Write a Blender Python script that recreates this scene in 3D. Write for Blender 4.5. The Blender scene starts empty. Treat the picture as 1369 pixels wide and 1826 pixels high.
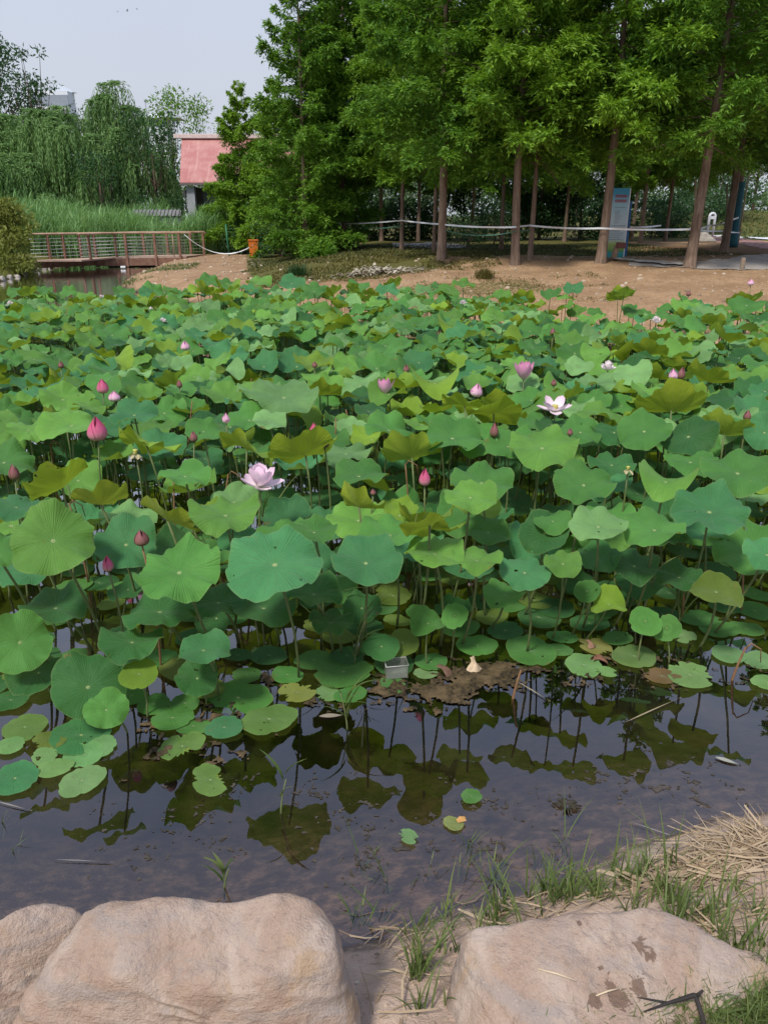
import bpy, bmesh, math, random
import numpy as np
from mathutils import Vector, Matrix, Quaternion, noise as mnoise

random.seed(7)
rng = np.random.default_rng(11)
scene = bpy.context.scene
col = scene.collection
PI = math.pi
R_ = math.radians

# ------------------------------------------------------------------ camera
CAM = Vector((0, 0, 2.0)); PITCH = R_(20.8); F = 1380.0; CX = 684.5; CY = 913.0
FW = Vector((0, math.cos(PITCH), -math.sin(PITCH))); UP = Vector((0, math.sin(PITCH), math.cos(PITCH)))
cd = bpy.data.cameras.new('camera'); cam = bpy.data.objects.new('camera', cd); col.objects.link(cam)
cam.location = CAM; cam.rotation_euler = (PI/2 - PITCH, 0, 0)
cd.sensor_fit = 'VERTICAL'; cd.sensor_height = 36; cd.lens = 36*F/1826; cd.clip_end = 2000; cd.clip_start = .05
scene.camera = cam

def ray(px, py):
    return FW + Vector((1, 0, 0))*((px-CX)/F) - UP*((py-CY)/F)
def at_z(px, py, z):
    d = ray(px, py); t = (z-CAM.z)/d.z
    return CAM + d*t
def at_y(px, py, y):
    d = ray(px, py); return CAM + d*(y/d.y)
def proj(p):
    d = Vector(p)-CAM; w = d.dot(FW)
    if w < .05: return (-9999, -9999, .05)
    return (CX+F*d.x/w, CY-F*d.dot(UP)/w, w)

# ------------------------------------------------------------------ terrain
POND = np.array([(-9,2.3),(-3,1.75),(-1.2,1.48),(-.5,1.52),(-.05,1.70),(.4,1.84),(.75,2.0),(1.15,2.16),(2.5,2.4),(6,2.7),(14,3.6),(15.5,8),
 (11,13.2),(7,14),(3,14.8),(0,15.5),(-2.5,17.3),(-5,19.8),(-6.3,21.5),(-8.3,25),(-9,28),(-9.7,34),(-10,40),(-11,47),(-15.2,47),(-14.7,36),
 (-13.5,30.6),(-12.8,27),(-13.5,22),(-17,16),(-17,8)], float)
def sdist(x, y):
    x = np.asarray(x, float); y = np.asarray(y, float)
    best = np.full(x.shape, 1e9); inside = np.zeros(x.shape, bool)
    n = len(POND)
    for i in range(n):
        ax, ay = POND[i]; bx, by = POND[(i+1) % n]
        ex, ey = bx-ax, by-ay
        t = np.clip(((x-ax)*ex+(y-ay)*ey)/(ex*ex+ey*ey), 0, 1)
        best = np.minimum(best, (x-ax-t*ex)**2+(y-ay-t*ey)**2)
        c = ((ay > y) != (by > y)) & (x < (bx-ax)*(y-ay)/((by-ay) if by != ay else 1e-9)+ax)
        inside ^= c
    d = np.sqrt(best)
    return np.where(inside, -d, d)
def sst(a, b, v):
    t = np.clip((v-a)/(b-a), 0, 1); return t*t*(3-2*t)
def _h(i, j, s):
    v = np.sin(i*127.1+j*311.7+s*74.7)*43758.5453
    return v-np.floor(v)
def vn(x, y, s=0):
    i = np.floor(x); j = np.floor(y); fx = x-i; fy = y-j
    fx = fx*fx*(3-2*fx); fy = fy*fy*(3-2*fy)
    a = _h(i, j, s)*(1-fx)+_h(i+1, j, s)*fx; b = _h(i, j+1, s)*(1-fx)+_h(i+1, j+1, s)*fx
    return a*(1-fy)+b*fy
def fbm(x, y, s=0, o=4):
    t = 0; a = .5
    for k in range(o):
        t = t+a*vn(x, y, s+k); x = x*2.03; y = y*2.03; a *= .5
    return t
def height(x, y):
    x = np.asarray(x, float); y = np.asarray(y, float)
    wob = (fbm(x*1.1, y*1.1, 3)-.47)*.25*sst(.5, 6, np.abs(y))+ (fbm(x*6, y*6, 9)-.47)*.08
    sd = sdist(x, y)+wob
    near = 1-sst(4, 6, y)
    so = np.maximum(sd, 0)
    zn = .27*(1-np.exp(-so/.3))+np.minimum(.05*so, .3)
    zmax = .42+.55*sst(-5, -.5, x)
    zf = .28*(1-np.exp(-so/.8))+np.minimum(so*.105, zmax-.28)
    zf = zf+1.5*sst(46, 62, y)*sst(15, 24, x)
    zo = zn*near+zf*(1-near)
    zo = zo + sst(0, .4, so)*((fbm(x*.9, y*.9, 5)-.47)*.16*(1-near) + (fbm(x*9, y*9, 6)-.47)*.045)
    zi = -np.minimum(.5, .42*np.maximum(-sd, 0))
    return np.where(sd > 0, zo, zi)
def H(x, y): return float(height(np.array([x]), np.array([y]))[0])
def ground_at(px, py):
    d = ray(px, py); ts = np.concatenate([np.arange(.9, 4, .01), np.arange(4, 90, .05)])/d.y
    X = CAM.x+d.x*ts; Y = CAM.y+d.y*ts; Z = CAM.z+d.z*ts
    hit = np.nonzero(Z < height(X, Y))[0]
    k = hit[0] if len(hit) else len(ts)-1
    return Vector((X[k], Y[k], float(height(X[k:k+1], Y[k:k+1])[0])))

# ------------------------------------------------------------------ node helper
class NT:
    def __init__(s, name):
        s.m = bpy.data.materials.new(name); s.m.use_nodes = True; s.t = s.m.node_tree; s.t.nodes.clear()
        s.out = s.t.nodes.new('ShaderNodeOutputMaterial')
    def n(s, ty, **kw):
        nd = s.t.nodes.new('ShaderNode'+ty)
        for k, v in kw.items():
            if k.startswith('i_'):
                key = k[2:]; key = int(key) if key.isdigit() else key.replace('_', ' ')
                s.set(nd.inputs[key], v)
            else: setattr(nd, k, v)
        return nd
    def set(s, inp, v):
        if isinstance(v, bpy.types.NodeSocket): s.t.links.new(v, inp)
        elif isinstance(v, bpy.types.Node): s.t.links.new(v.outputs[0], inp)
        else:
            if isinstance(v, (tuple, list)) and len(v) == 3 and len(inp.default_value) == 4: v = (*v, 1)
            inp.default_value = v
    def math(s, op, a, b=None, c=None):
        nd = s.n('Math', operation=op); s.set(nd.inputs[0], a)
        if b is not None: s.set(nd.inputs[1], b)
        if c is not None: s.set(nd.inputs[2], c)
        return nd.outputs[0]
    def mix(s, f, a, b, mode='MIX'):
        nd = s.n('Mix', data_type='RGBA', blend_type=mode); s.set(nd.inputs[0], f); s.set(nd.inputs[6], a); s.set(nd.inputs[7], b)
        return nd.outputs[2]
    def ramp(s, f, stops):
        nd = s.n('ValToRGB'); s.set(nd.inputs[0], f); e = nd.color_ramp.elements
        while len(e) < len(stops): e.new(.5)
        for el, (p, c) in zip(e, stops): el.position = p; el.color = (*c, 1) if len(c) == 3 else c
        return nd.outputs[0]
    def smooth(s, v, a, b, o0=0., o1=1.):
        nd = s.n('MapRange', interpolation_type='SMOOTHSTEP'); s.set(nd.inputs[0], v)
        for k, x in zip((1, 2, 3, 4), (a, b, o0, o1)): s.set(nd.inputs[k], x)
        return nd.outputs[0]
    def noise(s, scale, detail=4, rough=.55, vec=None, dist=0):
        nd = s.n('TexNoise'); nd.inputs['Scale'].default_value = scale; nd.inputs['Detail'].default_value = detail
        nd.inputs['Roughness'].default_value = rough; nd.inputs['Distortion'].default_value = dist
        if vec is not None: s.set(nd.inputs['Vector'], vec)
        return nd.outputs[0]
    def coord(s, w='Object'): return s.n('TexCoord').outputs[w]
    def attr(s, name, w='Fac'): return s.n('Attribute', attribute_name=name).outputs[w]
    def bump(s, h, strength=.3, dist=.01): return s.n('Bump', i_Strength=strength, i_Distance=dist, i_Height=h).outputs[0]
    def pbsdf(s, color, rough=.7, spec=.4, normal=None, **kw):
        nd = s.n('BsdfPrincipled'); s.set(nd.inputs['Base Color'], color); s.set(nd.inputs['Roughness'], rough)
        nd.inputs['Specular IOR Level'].default_value = spec
        if normal is not None: s.set(nd.inputs['Normal'], normal)
        for k, v in kw.items(): s.set(nd.inputs[k.replace('_', ' ')], v)
        return nd.outputs[0]
    def done(s, sh): s.t.links.new(sh, s.out.inputs[0]); return s.m

def simple(name, c, rough=.7, c2=None, scale=8, metallic=0, bump=0, spec=.4):
    t = NT(name); co = t.coord()
    n = t.noise(scale, 6, .6, co)
    cc = t.mix(t.smooth(n, .35, .65), c, c2 if c2 else tuple(x*.8 for x in c))
    nm = t.bump(t.noise(scale*3, 5, .6, co), bump, .02) if bump else None
    return t.done(t.pbsdf(cc, rough, spec, nm, Metallic=metallic))
def foliage(name, dark, mid, light, trans=.35, rough=.55):
    t = NT(name)
    r = t.n('NewGeometry').outputs['Random Per Island']
    c = t.ramp(r, [(0, dark), (.55, mid), (1, light)])
    big = t.noise(.55, 3, .5, t.n('NewGeometry').outputs['Position'])
    c = t.mix(t.smooth(big, .35, .7), c, t.mix(.55, c, light))
    a = t.pbsdf(c, rough, .3)
    b = t.n('BsdfTranslucent', i_Color=t.mix(.5, c, (light[0]*1.2, light[1]*1.2, light[2]*.5)))
    mx = t.n('MixShader', i_0=trans, i_1=a, i_2=b)
    return t.done(mx.outputs[0])

# ------------------------------------------------------------------ object helpers
def tag(o, label=None, cat=None, group=None, kind=None):
    if label: o['label'] = label
    if cat: o['category'] = cat
    if group: o['group'] = group
    if kind: o['kind'] = kind
    return o
def empty(name, loc, rz=0, label=None, cat=None, group=None):
    o = bpy.data.objects.new(name, None); col.objects.link(o); o.location = loc; o.rotation_euler = (0, 0, rz)
    o.empty_display_size = .1
    return tag(o, label, cat, group)
def link(name, me, parent=None, loc=None):
    o = bpy.data.objects.new(name, me); col.objects.link(o)
    if parent: o.parent = parent
    if loc is not None: o.location = loc
    return o
def copy_tree(o, parent=None):
    c = o.copy(); col.objects.link(c); c.parent = parent
    if parent is not None: c.matrix_parent_inverse = o.matrix_parent_inverse.copy()
    for ch in list(o.children): copy_tree(ch, c)
    return c
def np_mesh(name, V, Fc, mat, smooth=False, uv=None, mi=None):
    """V (n,3); Fc (m,k) constant-size faces"""
    me = bpy.data.meshes.new(name); V = np.asarray(V, np.float32); Fc = np.asarray(Fc, np.int32)
    m, k = Fc.shape
    me.vertices.add(len(V)); me.vertices.foreach_set('co', V.ravel())
    me.loops.add(m*k); me.loops.foreach_set('vertex_index', Fc.ravel())
    me.polygons.add(m); me.polygons.foreach_set('loop_start', np.arange(0, m*k, k, dtype=np.int32))
    me.polygons.foreach_set('loop_total', np.full(m, k, np.int32))
    me.polygons.foreach_set('use_smooth', np.full(m, smooth))
    for x in (mat if isinstance(mat, (list, tuple)) else [mat]): me.materials.append(x)
    if mi is not None: me.polygons.foreach_set('material_index', np.asarray(mi, np.int32))
    me.update(calc_edges=True)
    if uv is not None:
        l = me.uv_layers.new(name='UVMap'); l.data.foreach_set('uv', np.asarray(uv, np.float32).ravel())
    me.validate(); return me
class MB:
    def __init__(s): s.v = []; s.f = []; s.sm = []
    def add(s, vs, fs, sm=False):
        b = len(s.v); s.v += [tuple(v) for v in vs]; s.f += [tuple(i+b for i in f) for f in fs]; s.sm += [sm]*len(fs)
    def box(s, c, sz, M=None, bev=0):
        x, y, z = (a/2 for a in sz); c = Vector(c)
        if bev:
            bm = bmesh.new(); bmesh.ops.create_cube(bm, size=1)
            bmesh.ops.scale(bm, vec=sz, verts=bm.verts); bmesh.ops.bevel(bm, geom=bm.edges[:], offset=bev, segments=2, affect='EDGES', profile=.6)
            bm.verts.index_update(); vs = [v.co.copy() for v in bm.verts]; fs = [[v.index for v in f.verts] for f in bm.faces]; bm.free()
        else:
            vs = [Vector((i*x, j*y, k*z)) for i in (-1, 1) for j in (-1, 1) for k in (-1, 1)]
            fs = [(0,1,3,2),(4,6,7,5),(0,4,5,1),(2,3,7,6),(0,2,6,4),(1,5,7,3)]
        s.add([(M @ v if M else v)+c for v in vs], fs)
    def tube(s, pts, rads, n=8, cap=True):
        pts = [Vector(p) for p in pts]
        if not isinstance(rads, (list, tuple)): rads = [rads]*len(pts)
        vs = []; fs = []; ref = None
        for i, p in enumerate(pts):
            d = (pts[min(i+1, len(pts)-1)]-pts[max(i-1, 0)]).normalized()
            if ref is None: ref = d.orthogonal().normalized()
            a = (ref-d*ref.dot(d)).normalized(); b = d.cross(a); ref = a
            for k in range(n):
                t = 2*PI*k/n; vs.append(p+(a*math.cos(t)+b*math.sin(t))*rads[i])
        for i in range(len(pts)-1):
            for k in range(n):
                fs.append((i*n+k, i*n+(k+1) % n, (i+1)*n+(k+1) % n, (i+1)*n+k))
        if cap: fs.append(tuple(range(n))[::-1]); fs.append(tuple(range((len(pts)-1)*n, len(pts)*n)))
        s.add(vs, fs, True)
    def lathe(s, prof, n=16, c=(0, 0, 0)):
        vs = [(c[0]+r*math.cos(2*PI*k/n), c[1]+r*math.sin(2*PI*k/n), c[2]+z) for r, z in prof for k in range(n)]
        fs = [(i*n+k, i*n+(k+1) % n, (i+1)*n+(k+1) % n, (i+1)*n+k) for i in range(len(prof)-1) for k in range(n)]
        fs.append(tuple(range(n))[::-1]); fs.append(tuple(range((len(prof)-1)*n, len(prof)*n)))
        s.add(vs, fs, True)
    def mesh(s, name, mat):
        me = bpy.data.meshes.new(name); me.from_pydata(s.v, [], s.f)
        me.polygons.foreach_set('use_smooth', s.sm)
        for x in (mat if isinstance(mat, (list, tuple)) else [mat]): me.materials.append(x)
        me.update(); return me
    def build(s, name, mat, parent=None, loc=None): return link(name, s.mesh(name, mat), parent, loc)

def nrm(a): return a/np.maximum(np.linalg.norm(a, axis=1, keepdims=True), 1e-9)
def leaf_cards(name, P, D, N, L, W, mat):
    """rhombic leaves: base P, direction D, rough normal N"""
    D = nrm(D); S = nrm(np.cross(D, N)); L = L[:, None]; W = W[:, None]
    up = nrm(np.cross(S, D))
    V = np.stack([P, P+D*L*.45+S*W*.5+up*W*.12, P+D*L-up*L*.08, P+D*L*.45-S*W*.5+up*W*.12], 1).reshape(-1, 3)
    return np_mesh(name, V, np.arange(len(V)).reshape(-1, 4), mat)
def blades(name, base, az, h, lean, w, mat, seg=4, droop=1.6):
    """curved tapering grass blades"""
    base = np.asarray(base, float); n = len(base); az = np.asarray(az); h = np.asarray(h); lean = np.asarray(lean); w = np.asarray(w)
    dx, dy = np.cos(az), np.sin(az); sx, sy = -dy, dx
    rows = []
    for k in range(seg+1):
        t = k/seg
        out = lean*h*t**droop; z = h*t*np.sqrt(np.maximum(1-(lean*t)**2*.55, .08))
        wd = w*.5*(1-t**2.2)*(.75+.5*min(1, t*3)) if k < seg else w*.04
        c = base+np.stack([dx*out, dy*out, z], 1); sd = np.stack([sx*wd, sy*wd, 0*wd], 1)
        rows += [c-sd, c+sd]
    V = np.stack(rows, 1).reshape(-1, 3); m = 2*(seg+1)
    fq = np.array([(2*k, 2*k+1, 2*k+3, 2*k+2) for k in range(seg)])
    Fc = (np.arange(n)[:, None, None]*m+fq[None]).reshape(-1, 4)
    return np_mesh(name, V, Fc, mat, smooth=True)
# ------------------------------------------------------------------ light
SUN_EL, SUN_AZ = R_(54), R_(212)          # azimuth measured from +Y towards +X; behind the camera, to its left
w = bpy.data.worlds.new('World'); scene.world = w; w.use_nodes = True
wt = w.node_tree; wt.nodes.clear()
sky = wt.nodes.new('ShaderNodeTexSky'); sky.sky_type = 'NISHITA'; sky.sun_disc = False
sky.sun_elevation = SUN_EL; sky.sun_rotation = SUN_AZ; sky.dust_density = 6; sky.air_density = 1.6; sky.ozone_density = 1
mxs = wt.nodes.new('ShaderNodeMix'); mxs.data_type = 'RGBA'; mxs.inputs[0].default_value = .82
tc = wt.nodes.new('ShaderNodeTexCoord'); nz = wt.nodes.new('ShaderNodeTexNoise'); nz.inputs['Scale'].default_value = 2.2; nz.inputs['Detail'].default_value = 4
wt.links.new(tc.outputs['Generated'], nz.inputs['Vector'])
rp = wt.nodes.new('ShaderNodeValToRGB'); rp.color_ramp.elements[0].position = .3; rp.color_ramp.elements[1].position = .7
rp.color_ramp.elements[0].color = (.96, .96, 1.0, 1); rp.color_ramp.elements[1].color = (1, 1.02, 1.03, 1)
wt.links.new(nz.outputs[0], rp.inputs[0])
sx = wt.nodes.new('ShaderNodeSeparateXYZ'); wt.links.new(tc.outputs['Generated'], sx.inputs[0])
r2 = wt.nodes.new('ShaderNodeValToRGB'); wt.links.new(sx.outputs[2], r2.inputs[0])
r2.color_ramp.elements[0].position = .0; r2.color_ramp.elements[1].position = .85
r2.color_ramp.elements[0].color = (5.7, 5.95, 6.5, 1); r2.color_ramp.elements[1].color = (4.1, 4.9, 7.7, 1)
e_ = r2.color_ramp.elements.new(.25); e_.color = (5.3, 5.75, 6.8, 1)
ml = wt.nodes.new('ShaderNodeMix'); ml.data_type = 'RGBA'; ml.blend_type = 'MULTIPLY'; ml.inputs[0].default_value = 1
wt.links.new(r2.outputs[0], ml.inputs[6]); wt.links.new(rp.outputs[0], ml.inputs[7])
wt.links.new(sky.outputs[0], mxs.inputs[6]); wt.links.new(ml.outputs[2], mxs.inputs[7])
bg = wt.nodes.new('ShaderNodeBackground'); bg.inputs[1].default_value = .1
wo = wt.nodes.new('ShaderNodeOutputWorld'); wt.links.new(mxs.outputs[2], bg.inputs[0]); wt.links.new(bg.outputs[0], wo.inputs[0])
sl = bpy.data.lights.new('sun', 'SUN'); sl.energy = 3.0; sl.angle = R_(9); sl.color = (1, .95, .87)
so = bpy.data.objects.new('sun', sl); col.objects.link(so)
sd_ = Vector((math.sin(SUN_AZ)*math.cos(SUN_EL), math.cos(SUN_AZ)*math.cos(SUN_EL), math.sin(SUN_EL)))
so.rotation_euler = sd_.to_track_quat('Z', 'Y').to_euler(); so.location = sd_*40
scene.view_settings.view_transform = 'Standard'; scene.view_settings.look = 'None'
scene.view_settings.exposure = .36; scene.view_settings.gamma = 1
scene.cycles.max_bounces = 8; scene.cycles.transparent_max_bounces = 24; scene.cycles.diffuse_bounces = 4
scene.cycles.use_denoising = True

# ------------------------------------------------------------------ materials
def ground_material():
    t = NT('ground_soil'); P = t.n('NewGeometry').outputs['Position']
    n1 = t.noise(1.3, 6, .6, P); n2 = t.noise(14, 6, .65, P); n3 = t.noise(90, 4, .6, P)
    g = t.attr('grass'); nr = t.attr('near'); lit = t.attr('litter'); wet = t.attr('wet')
    far = t.mix(t.smooth(n1, .35, .65), (.27, .17, .095), (.37, .245, .142))
    far = t.mix(t.smooth(n2, .45, .7), far, (.2, .125, .07))
    near = t.mix(t.smooth(n1, .35, .65), (.37, .265, .195), (.45, .345, .265))
    near = t.mix(t.smooth(n2, .5, .75), near, (.28, .2, .145))
    near = t.mix(t.math('MULTIPLY', t.smooth(n3, .6, .75), .5), near, (.5, .42, .34))
    c = t.mix(nr, far, near)
    gc = t.mix(t.smooth(n2, .35, .7), (.11, .095, .028), (.075, .085, .022))
    gm = t.smooth(t.math('ADD', g, t.math('MULTIPLY', t.math('SUBTRACT', n2, .5), .9)), .35, .6)
    c = t.mix(gm, c, gc)
    lc = t.mix(t.smooth(n2, .4, .65), (.12, .062, .028), (.21, .12, .055))
    c = t.mix(t.math('MULTIPLY', lit, .9), c, lc)
    mud = t.mix(t.smooth(n2, .35, .65), (.022, .018, .011), (.055, .043, .028))
    mudn = t.mix(t.smooth(n2, .4, .7), (.1, .075, .062), (.36, .27, .205))
    c = t.mix(wet, c, t.mix(t.attr('shoal'), mud, mudn))
    b = t.bump(t.math('ADD', n2, t.math('MULTIPLY', n3, .4)), .6, .03)
    return t.done(t.pbsdf(c, .9, .15, b))
def water_material():
    t = NT('pond_water'); P = t.n('NewGeometry').outputs['Position']
    nb = t.bump(t.noise(5, 3, .5, P), .012, .02)
    nb2 = t.n('Bump', i_Strength=.25, i_Distance=.01, i_Height=t.math('MULTIPLY', t.noise(9, 3, .5, P), t.smooth(t.n('SeparateXYZ', i_0=P).outputs[1], 16, 24)), i_Normal=nb).outputs[0]
    fr = t.n('Fresnel', i_IOR=1.42, i_Normal=nb2)
    gl = t.n('BsdfGlossy', i_Color=(1, 1, 1, 1), i_Roughness=.0, i_Normal=nb2)
    film = t.smooth(t.noise(1.1, 6, .65, P), .45, .75, 0, .06)
    tr = t.n('BsdfTransparent', i_Color=(.74, .67, .57, 1))
    df = t.n('BsdfDiffuse', i_Color=(.16, .13, .12, 1))
    a = t.n('MixShader', i_0=film, i_1=tr, i_2=df)
    m = t.n('MixShader', i_0=t.math('MULTIPLY', fr, 2.6), i_1=a, i_2=gl)
    return t.done(m.outputs[0])
def lotus_material(name, use_attr=False):
    t = NT(name); uv = t.n('SeparateXYZ', i_0=t.n('UVMap')).outputs; r, th = uv[0], uv[1]
    base = t.n('Attribute', attribute_name='tint').outputs['Color'] if use_attr else t.n('ObjectInfo').outputs['Color']
    P = t.n('NewGeometry'); n = t.noise(22, 6, .65, P.outputs['Position']); n2 = t.noise(5, 4, .6, P.outputs['Position']); n3 = t.noise(120, 3, .6, P.outputs['Position'])
    c = t.mix(t.smooth(n2, .3, .7), t.mix(.34, base, (.012, .08, .02)), t.mix(.1, base, (.13, .34, .13)))
    c = t.mix(t.math('MULTIPLY', t.smooth(n3, .5, .75), .08), c, (.2, .33, .2))
    pp = t.math('PINGPONG', t.math('MULTIPLY', th, 21.), .5)
    arc = t.math('MULTIPLY', t.math('MULTIPLY', pp, r), 2*PI/21)
    vein = t.math('MULTIPLY', t.smooth(arc, .004, .016, 1, 0), t.smooth(r, .55, .98, 1, .15))
    p2 = t.math('PINGPONG', t.math('MULTIPLY', th, 84.), .5)
    fine = t.math('MULTIPLY', t.smooth(t.math('MULTIPLY', t.math('MULTIPLY', p2, r), 2*PI/84), .003, .012, 1, 0), t.smooth(r, .35, .6, 0, .5))
    vv = t.math('MAXIMUM', vein, t.math('MULTIPLY', fine, .5))
    top = t.mix(t.math('MULTIPLY', vv, .36), c, t.mix(.5, base, (.22, .42, .16)))
    top = t.mix(t.smooth(r, .035, .06, 1, 0), top, (.32, .4, .16))
    top = t.mix(t.math('MULTIPLY', t.smooth(t.math('ADD', r, t.math('MULTIPLY', n, .08)), .98, 1.05), .3), top, (.2, .26, .09))
    under = t.mix(.78, base, (.3, .36, .035)); under = t.mix(t.math('MULTIPLY', vein, .6), under, (.34, .38, .1))
    cc = t.mix(P.outputs['Backfacing'], top, under)
    b = t.bump(t.math('ADD', t.math('MULTIPLY', vv, -1.), t.math('MULTIPLY', n, 1.2)), .6, .01)
    spot = t.noise(38, 3, .6, P.outputs['Position']); orr = t.n('ObjectInfo').outputs['Random']
    big = t.noise(7, 5, .7, t.n('VectorMath', operation='ADD', i_0=P.outputs['Position'], i_1=orr).outputs[0])
    brown = t.math('MAXIMUM', t.math('MULTIPLY', t.smooth(spot, .7, .76), .7), t.math('MULTIPLY', t.smooth(t.math('ADD', big, t.math('MULTIPLY', r, .22)), .84, .9), .8))
    cc = t.mix(brown, cc, (.2, .13, .04))
    hole = t.smooth(t.math('ADD', t.noise(21, 2, .5, P.outputs['Position']), t.math('MULTIPLY', big, .22)), .855, .86)
    a = t.pbsdf(cc, .5, .15, b, Sheen_Weight=.1, Sheen_Roughness=.4, Sheen_Tint=(.75, 1, .8, 1))
    tl = t.n('BsdfTranslucent', i_Color=t.mix(.55, base, (.36, .46, .02)))
    m = t.n('MixShader', i_0=t.math('MULTIPLY_ADD', P.outputs['Backfacing'], .06, .28), i_1=a, i_2=tl)
    m = t.n('MixShader', i_0=hole, i_1=m.outputs[0], i_2=t.n('BsdfTransparent'))
    return t.done(m.outputs[0])
def petal_material(name, tip, mid, base):
    t = NT(name); uv = t.n('SeparateXYZ', i_0=t.n('UVMap')).outputs
    c = t.ramp(uv[1], [(0, base), (.45, mid), (1, tip)])
    st = t.noise(1, 3, .5, t.n('CombineXYZ', i_0=t.math('MULTIPLY', uv[0], 26.), i_1=t.math('MULTIPLY', uv[1], 2.)))
    c = t.mix(t.math('MULTIPLY', t.smooth(st, .45, .7), .35), c, tip)
    a = t.pbsdf(c, .55, .3); b = t.n('BsdfTranslucent', i_Color=c)
    return t.done(t.n('MixShader', i_0=.3, i_1=a, i_2=b).outputs[0])
def bark_material(name, a, b):
    t = NT(name); co = t.n('NewGeometry').outputs['Position']
    mp = t.n('Mapping', i_Vector=co, i_Scale=(18, 18, 2.2))
    n = t.noise(1, 7, .65, mp.outputs[0], .6); n2 = t.noise(1.5, 4, .6, co)
    c = t.mix(t.smooth(n, .35, .65), a, b); c = t.mix(t.math('MULTIPLY', t.smooth(n2, .5, .7), .5), c, tuple(x*.6 for x in a))
    return t.done(t.pbsdf(c, .9, .15, t.bump(n, .8, .03)))
def stone_material(name, a, b, c3, c4):
    t = NT(name); co = t.coord(); gen = t.noise(3.2, 6, .62, co, .8); f = t.noise(22, 7, .7, co); g = t.noise(160, 3, .6, co)
    mp = t.n('Mapping', i_Vector=co, i_Scale=(3, 3, 14), i_Rotation=(.35, .3, .2)); lay = t.noise(1.5, 6, .65, mp.outputs[0], .7)
    c = t.mix(t.smooth(gen, .38, .62), a, b); c = t.mix(t.math('MULTIPLY', t.smooth(lay, .48, .66), .75), c, c3)
    c = t.mix(t.math('MULTIPLY', t.smooth(t.noise(4.2, 6, .65, co, 1.4), .52, .66), .8), c, c4)
    c = t.mix(t.math('MULTIPLY', t.smooth(f, .53, .72), .5), c, tuple(x*.6 for x in a))
    crk = t.n('TexVoronoi', feature='DISTANCE_TO_EDGE', i_Vector=t.mix(.12, co, t.n('TexNoise', i_Scale=6.).outputs[1]), i_Scale=4.)
    cr = t.math('MULTIPLY', t.smooth(crk.outputs[0], 0, .01, 1, 0), t.smooth(t.noise(4, 3, .5, co), .5, .62))
    c = t.mix(t.math('MULTIPLY', cr, .0), c, tuple(x*.5 for x in a))
    c = t.mix(t.math('MULTIPLY', t.smooth(g, .58, .72), .3), c, tuple(min(1, x*1.35) for x in b))
    c = t.mix(t.math('MULTIPLY', t.smooth(t.math('ADD', t.attr('stain'), t.math('MULTIPLY', t.math('SUBTRACT', t.noise(30, 5, .7, co, .8), .5), 2.6)), .5, .62), .8), c, (.13, .08, .055))
    gsp = t.noise(75, 4, .7, co); c = t.mix(t.math('MULTIPLY', t.smooth(gsp, .56, .68), .4), c, (.17, .125, .105))
    c = t.mix(t.math('MULTIPLY', t.smooth(t.math('ADD', t.attr('grime'), t.math('MULTIPLY', t.math('SUBTRACT', f, .5), .9)), .3, .9), .65), c, (.16, .12, .1))
    h = t.math('SUBTRACT', t.math('ADD', t.math('MULTIPLY', lay, .6), t.math('ADD', f, t.math('MULTIPLY', g, .3))), t.math('MULTIPLY', cr, .0))
    return t.done(t.pbsdf(c, .85, .2, t.bump(h, .85, .016)))

M = {}
M['ground'] = ground_material(); M['water'] = water_material()
M['lotus'] = lotus_material('lotus_leaf'); M['lotus_mass'] = lotus_material('lotus_leaf_mass', True)
M['stalk'] = simple('lotus_stalk', (.13, .15, .05), .6, (.09, .13, .045), 30)
M['stalk_brown'] = simple('dry_stalk', (.16, .075, .035), .75, (.22, .13, .06), 25)
M['petal_deep'] = petal_material('petal_deep_pink', (.55, .06, .17), (.62, .15, .27), (.66, .45, .4))
M['petal_pink'] = petal_material('petal_pink', (.68, .27, .45), (.78, .5, .63), (.82, .72, .66))
M['petal_pale'] = petal_material('petal_pale', (.83, .58, .71), (.87, .74, .8), (.88, .84, .78))
M['petal_white'] = petal_material('petal_white', (.85, .72, .74), (.85, .8, .78), (.82, .8, .66))
M['petal_dusky'] = petal_material('petal_dusky', (.3, .085, .11), (.27, .12, .11), (.2, .17, .08))
M['petal_dry'] = petal_material('petal_dry', (.5, .4, .22), (.5, .46, .28), (.3, .34, .14))
M['pod'] = simple('seed_pod', (.5, .45, .1), .6, (.4, .4, .12), 40)
M['bark'] = bark_material('redwood_bark', (.14, .095, .07), (.25, .18, .135))
M['bark_dark'] = bark_material('dark_bark', (.07, .05, .038), (.12, .085, .06))
M['fol_a'] = foliage('redwood_foliage', (.04, .115, .016), (.09, .22, .026), (.2, .37, .036))
M['fol_b'] = foliage('redwood_foliage_yellow', (.05, .135, .014), (.12, .26, .022), (.25, .42, .036))
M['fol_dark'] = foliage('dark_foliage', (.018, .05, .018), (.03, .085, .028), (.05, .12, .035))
M['fol_willow'] = foliage('willow_foliage', (.065, .14, .04), (.13, .25, .07), (.21, .35, .12), .35)
M['fol_locust'] = foliage('locust_foliage', (.02, .055, .02), (.032, .09, .03), (.055, .13, .04))
M['fol_bush'] = foliage('bush_foliage', (.1, .135, .022), (.16, .2, .034), (.25, .28, .06))
M['fol_bg'] = foliage('background_foliage', (.05, .1, .035), (.085, .15, .055), (.13, .21, .08))
M['reed'] = foliage('reed_blades', (.085, .19, .055), (.14, .29, .09), (.25, .42, .16), .35)
M['grass'] = foliage('grass_blades', (.03, .065, .015), (.07, .125, .028), (.16, .2, .06), .3)
M['turf'] = foliage('turf_blades', (.055, .06, .015), (.1, .1, .024), (.17, .15, .04), .2)
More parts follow.
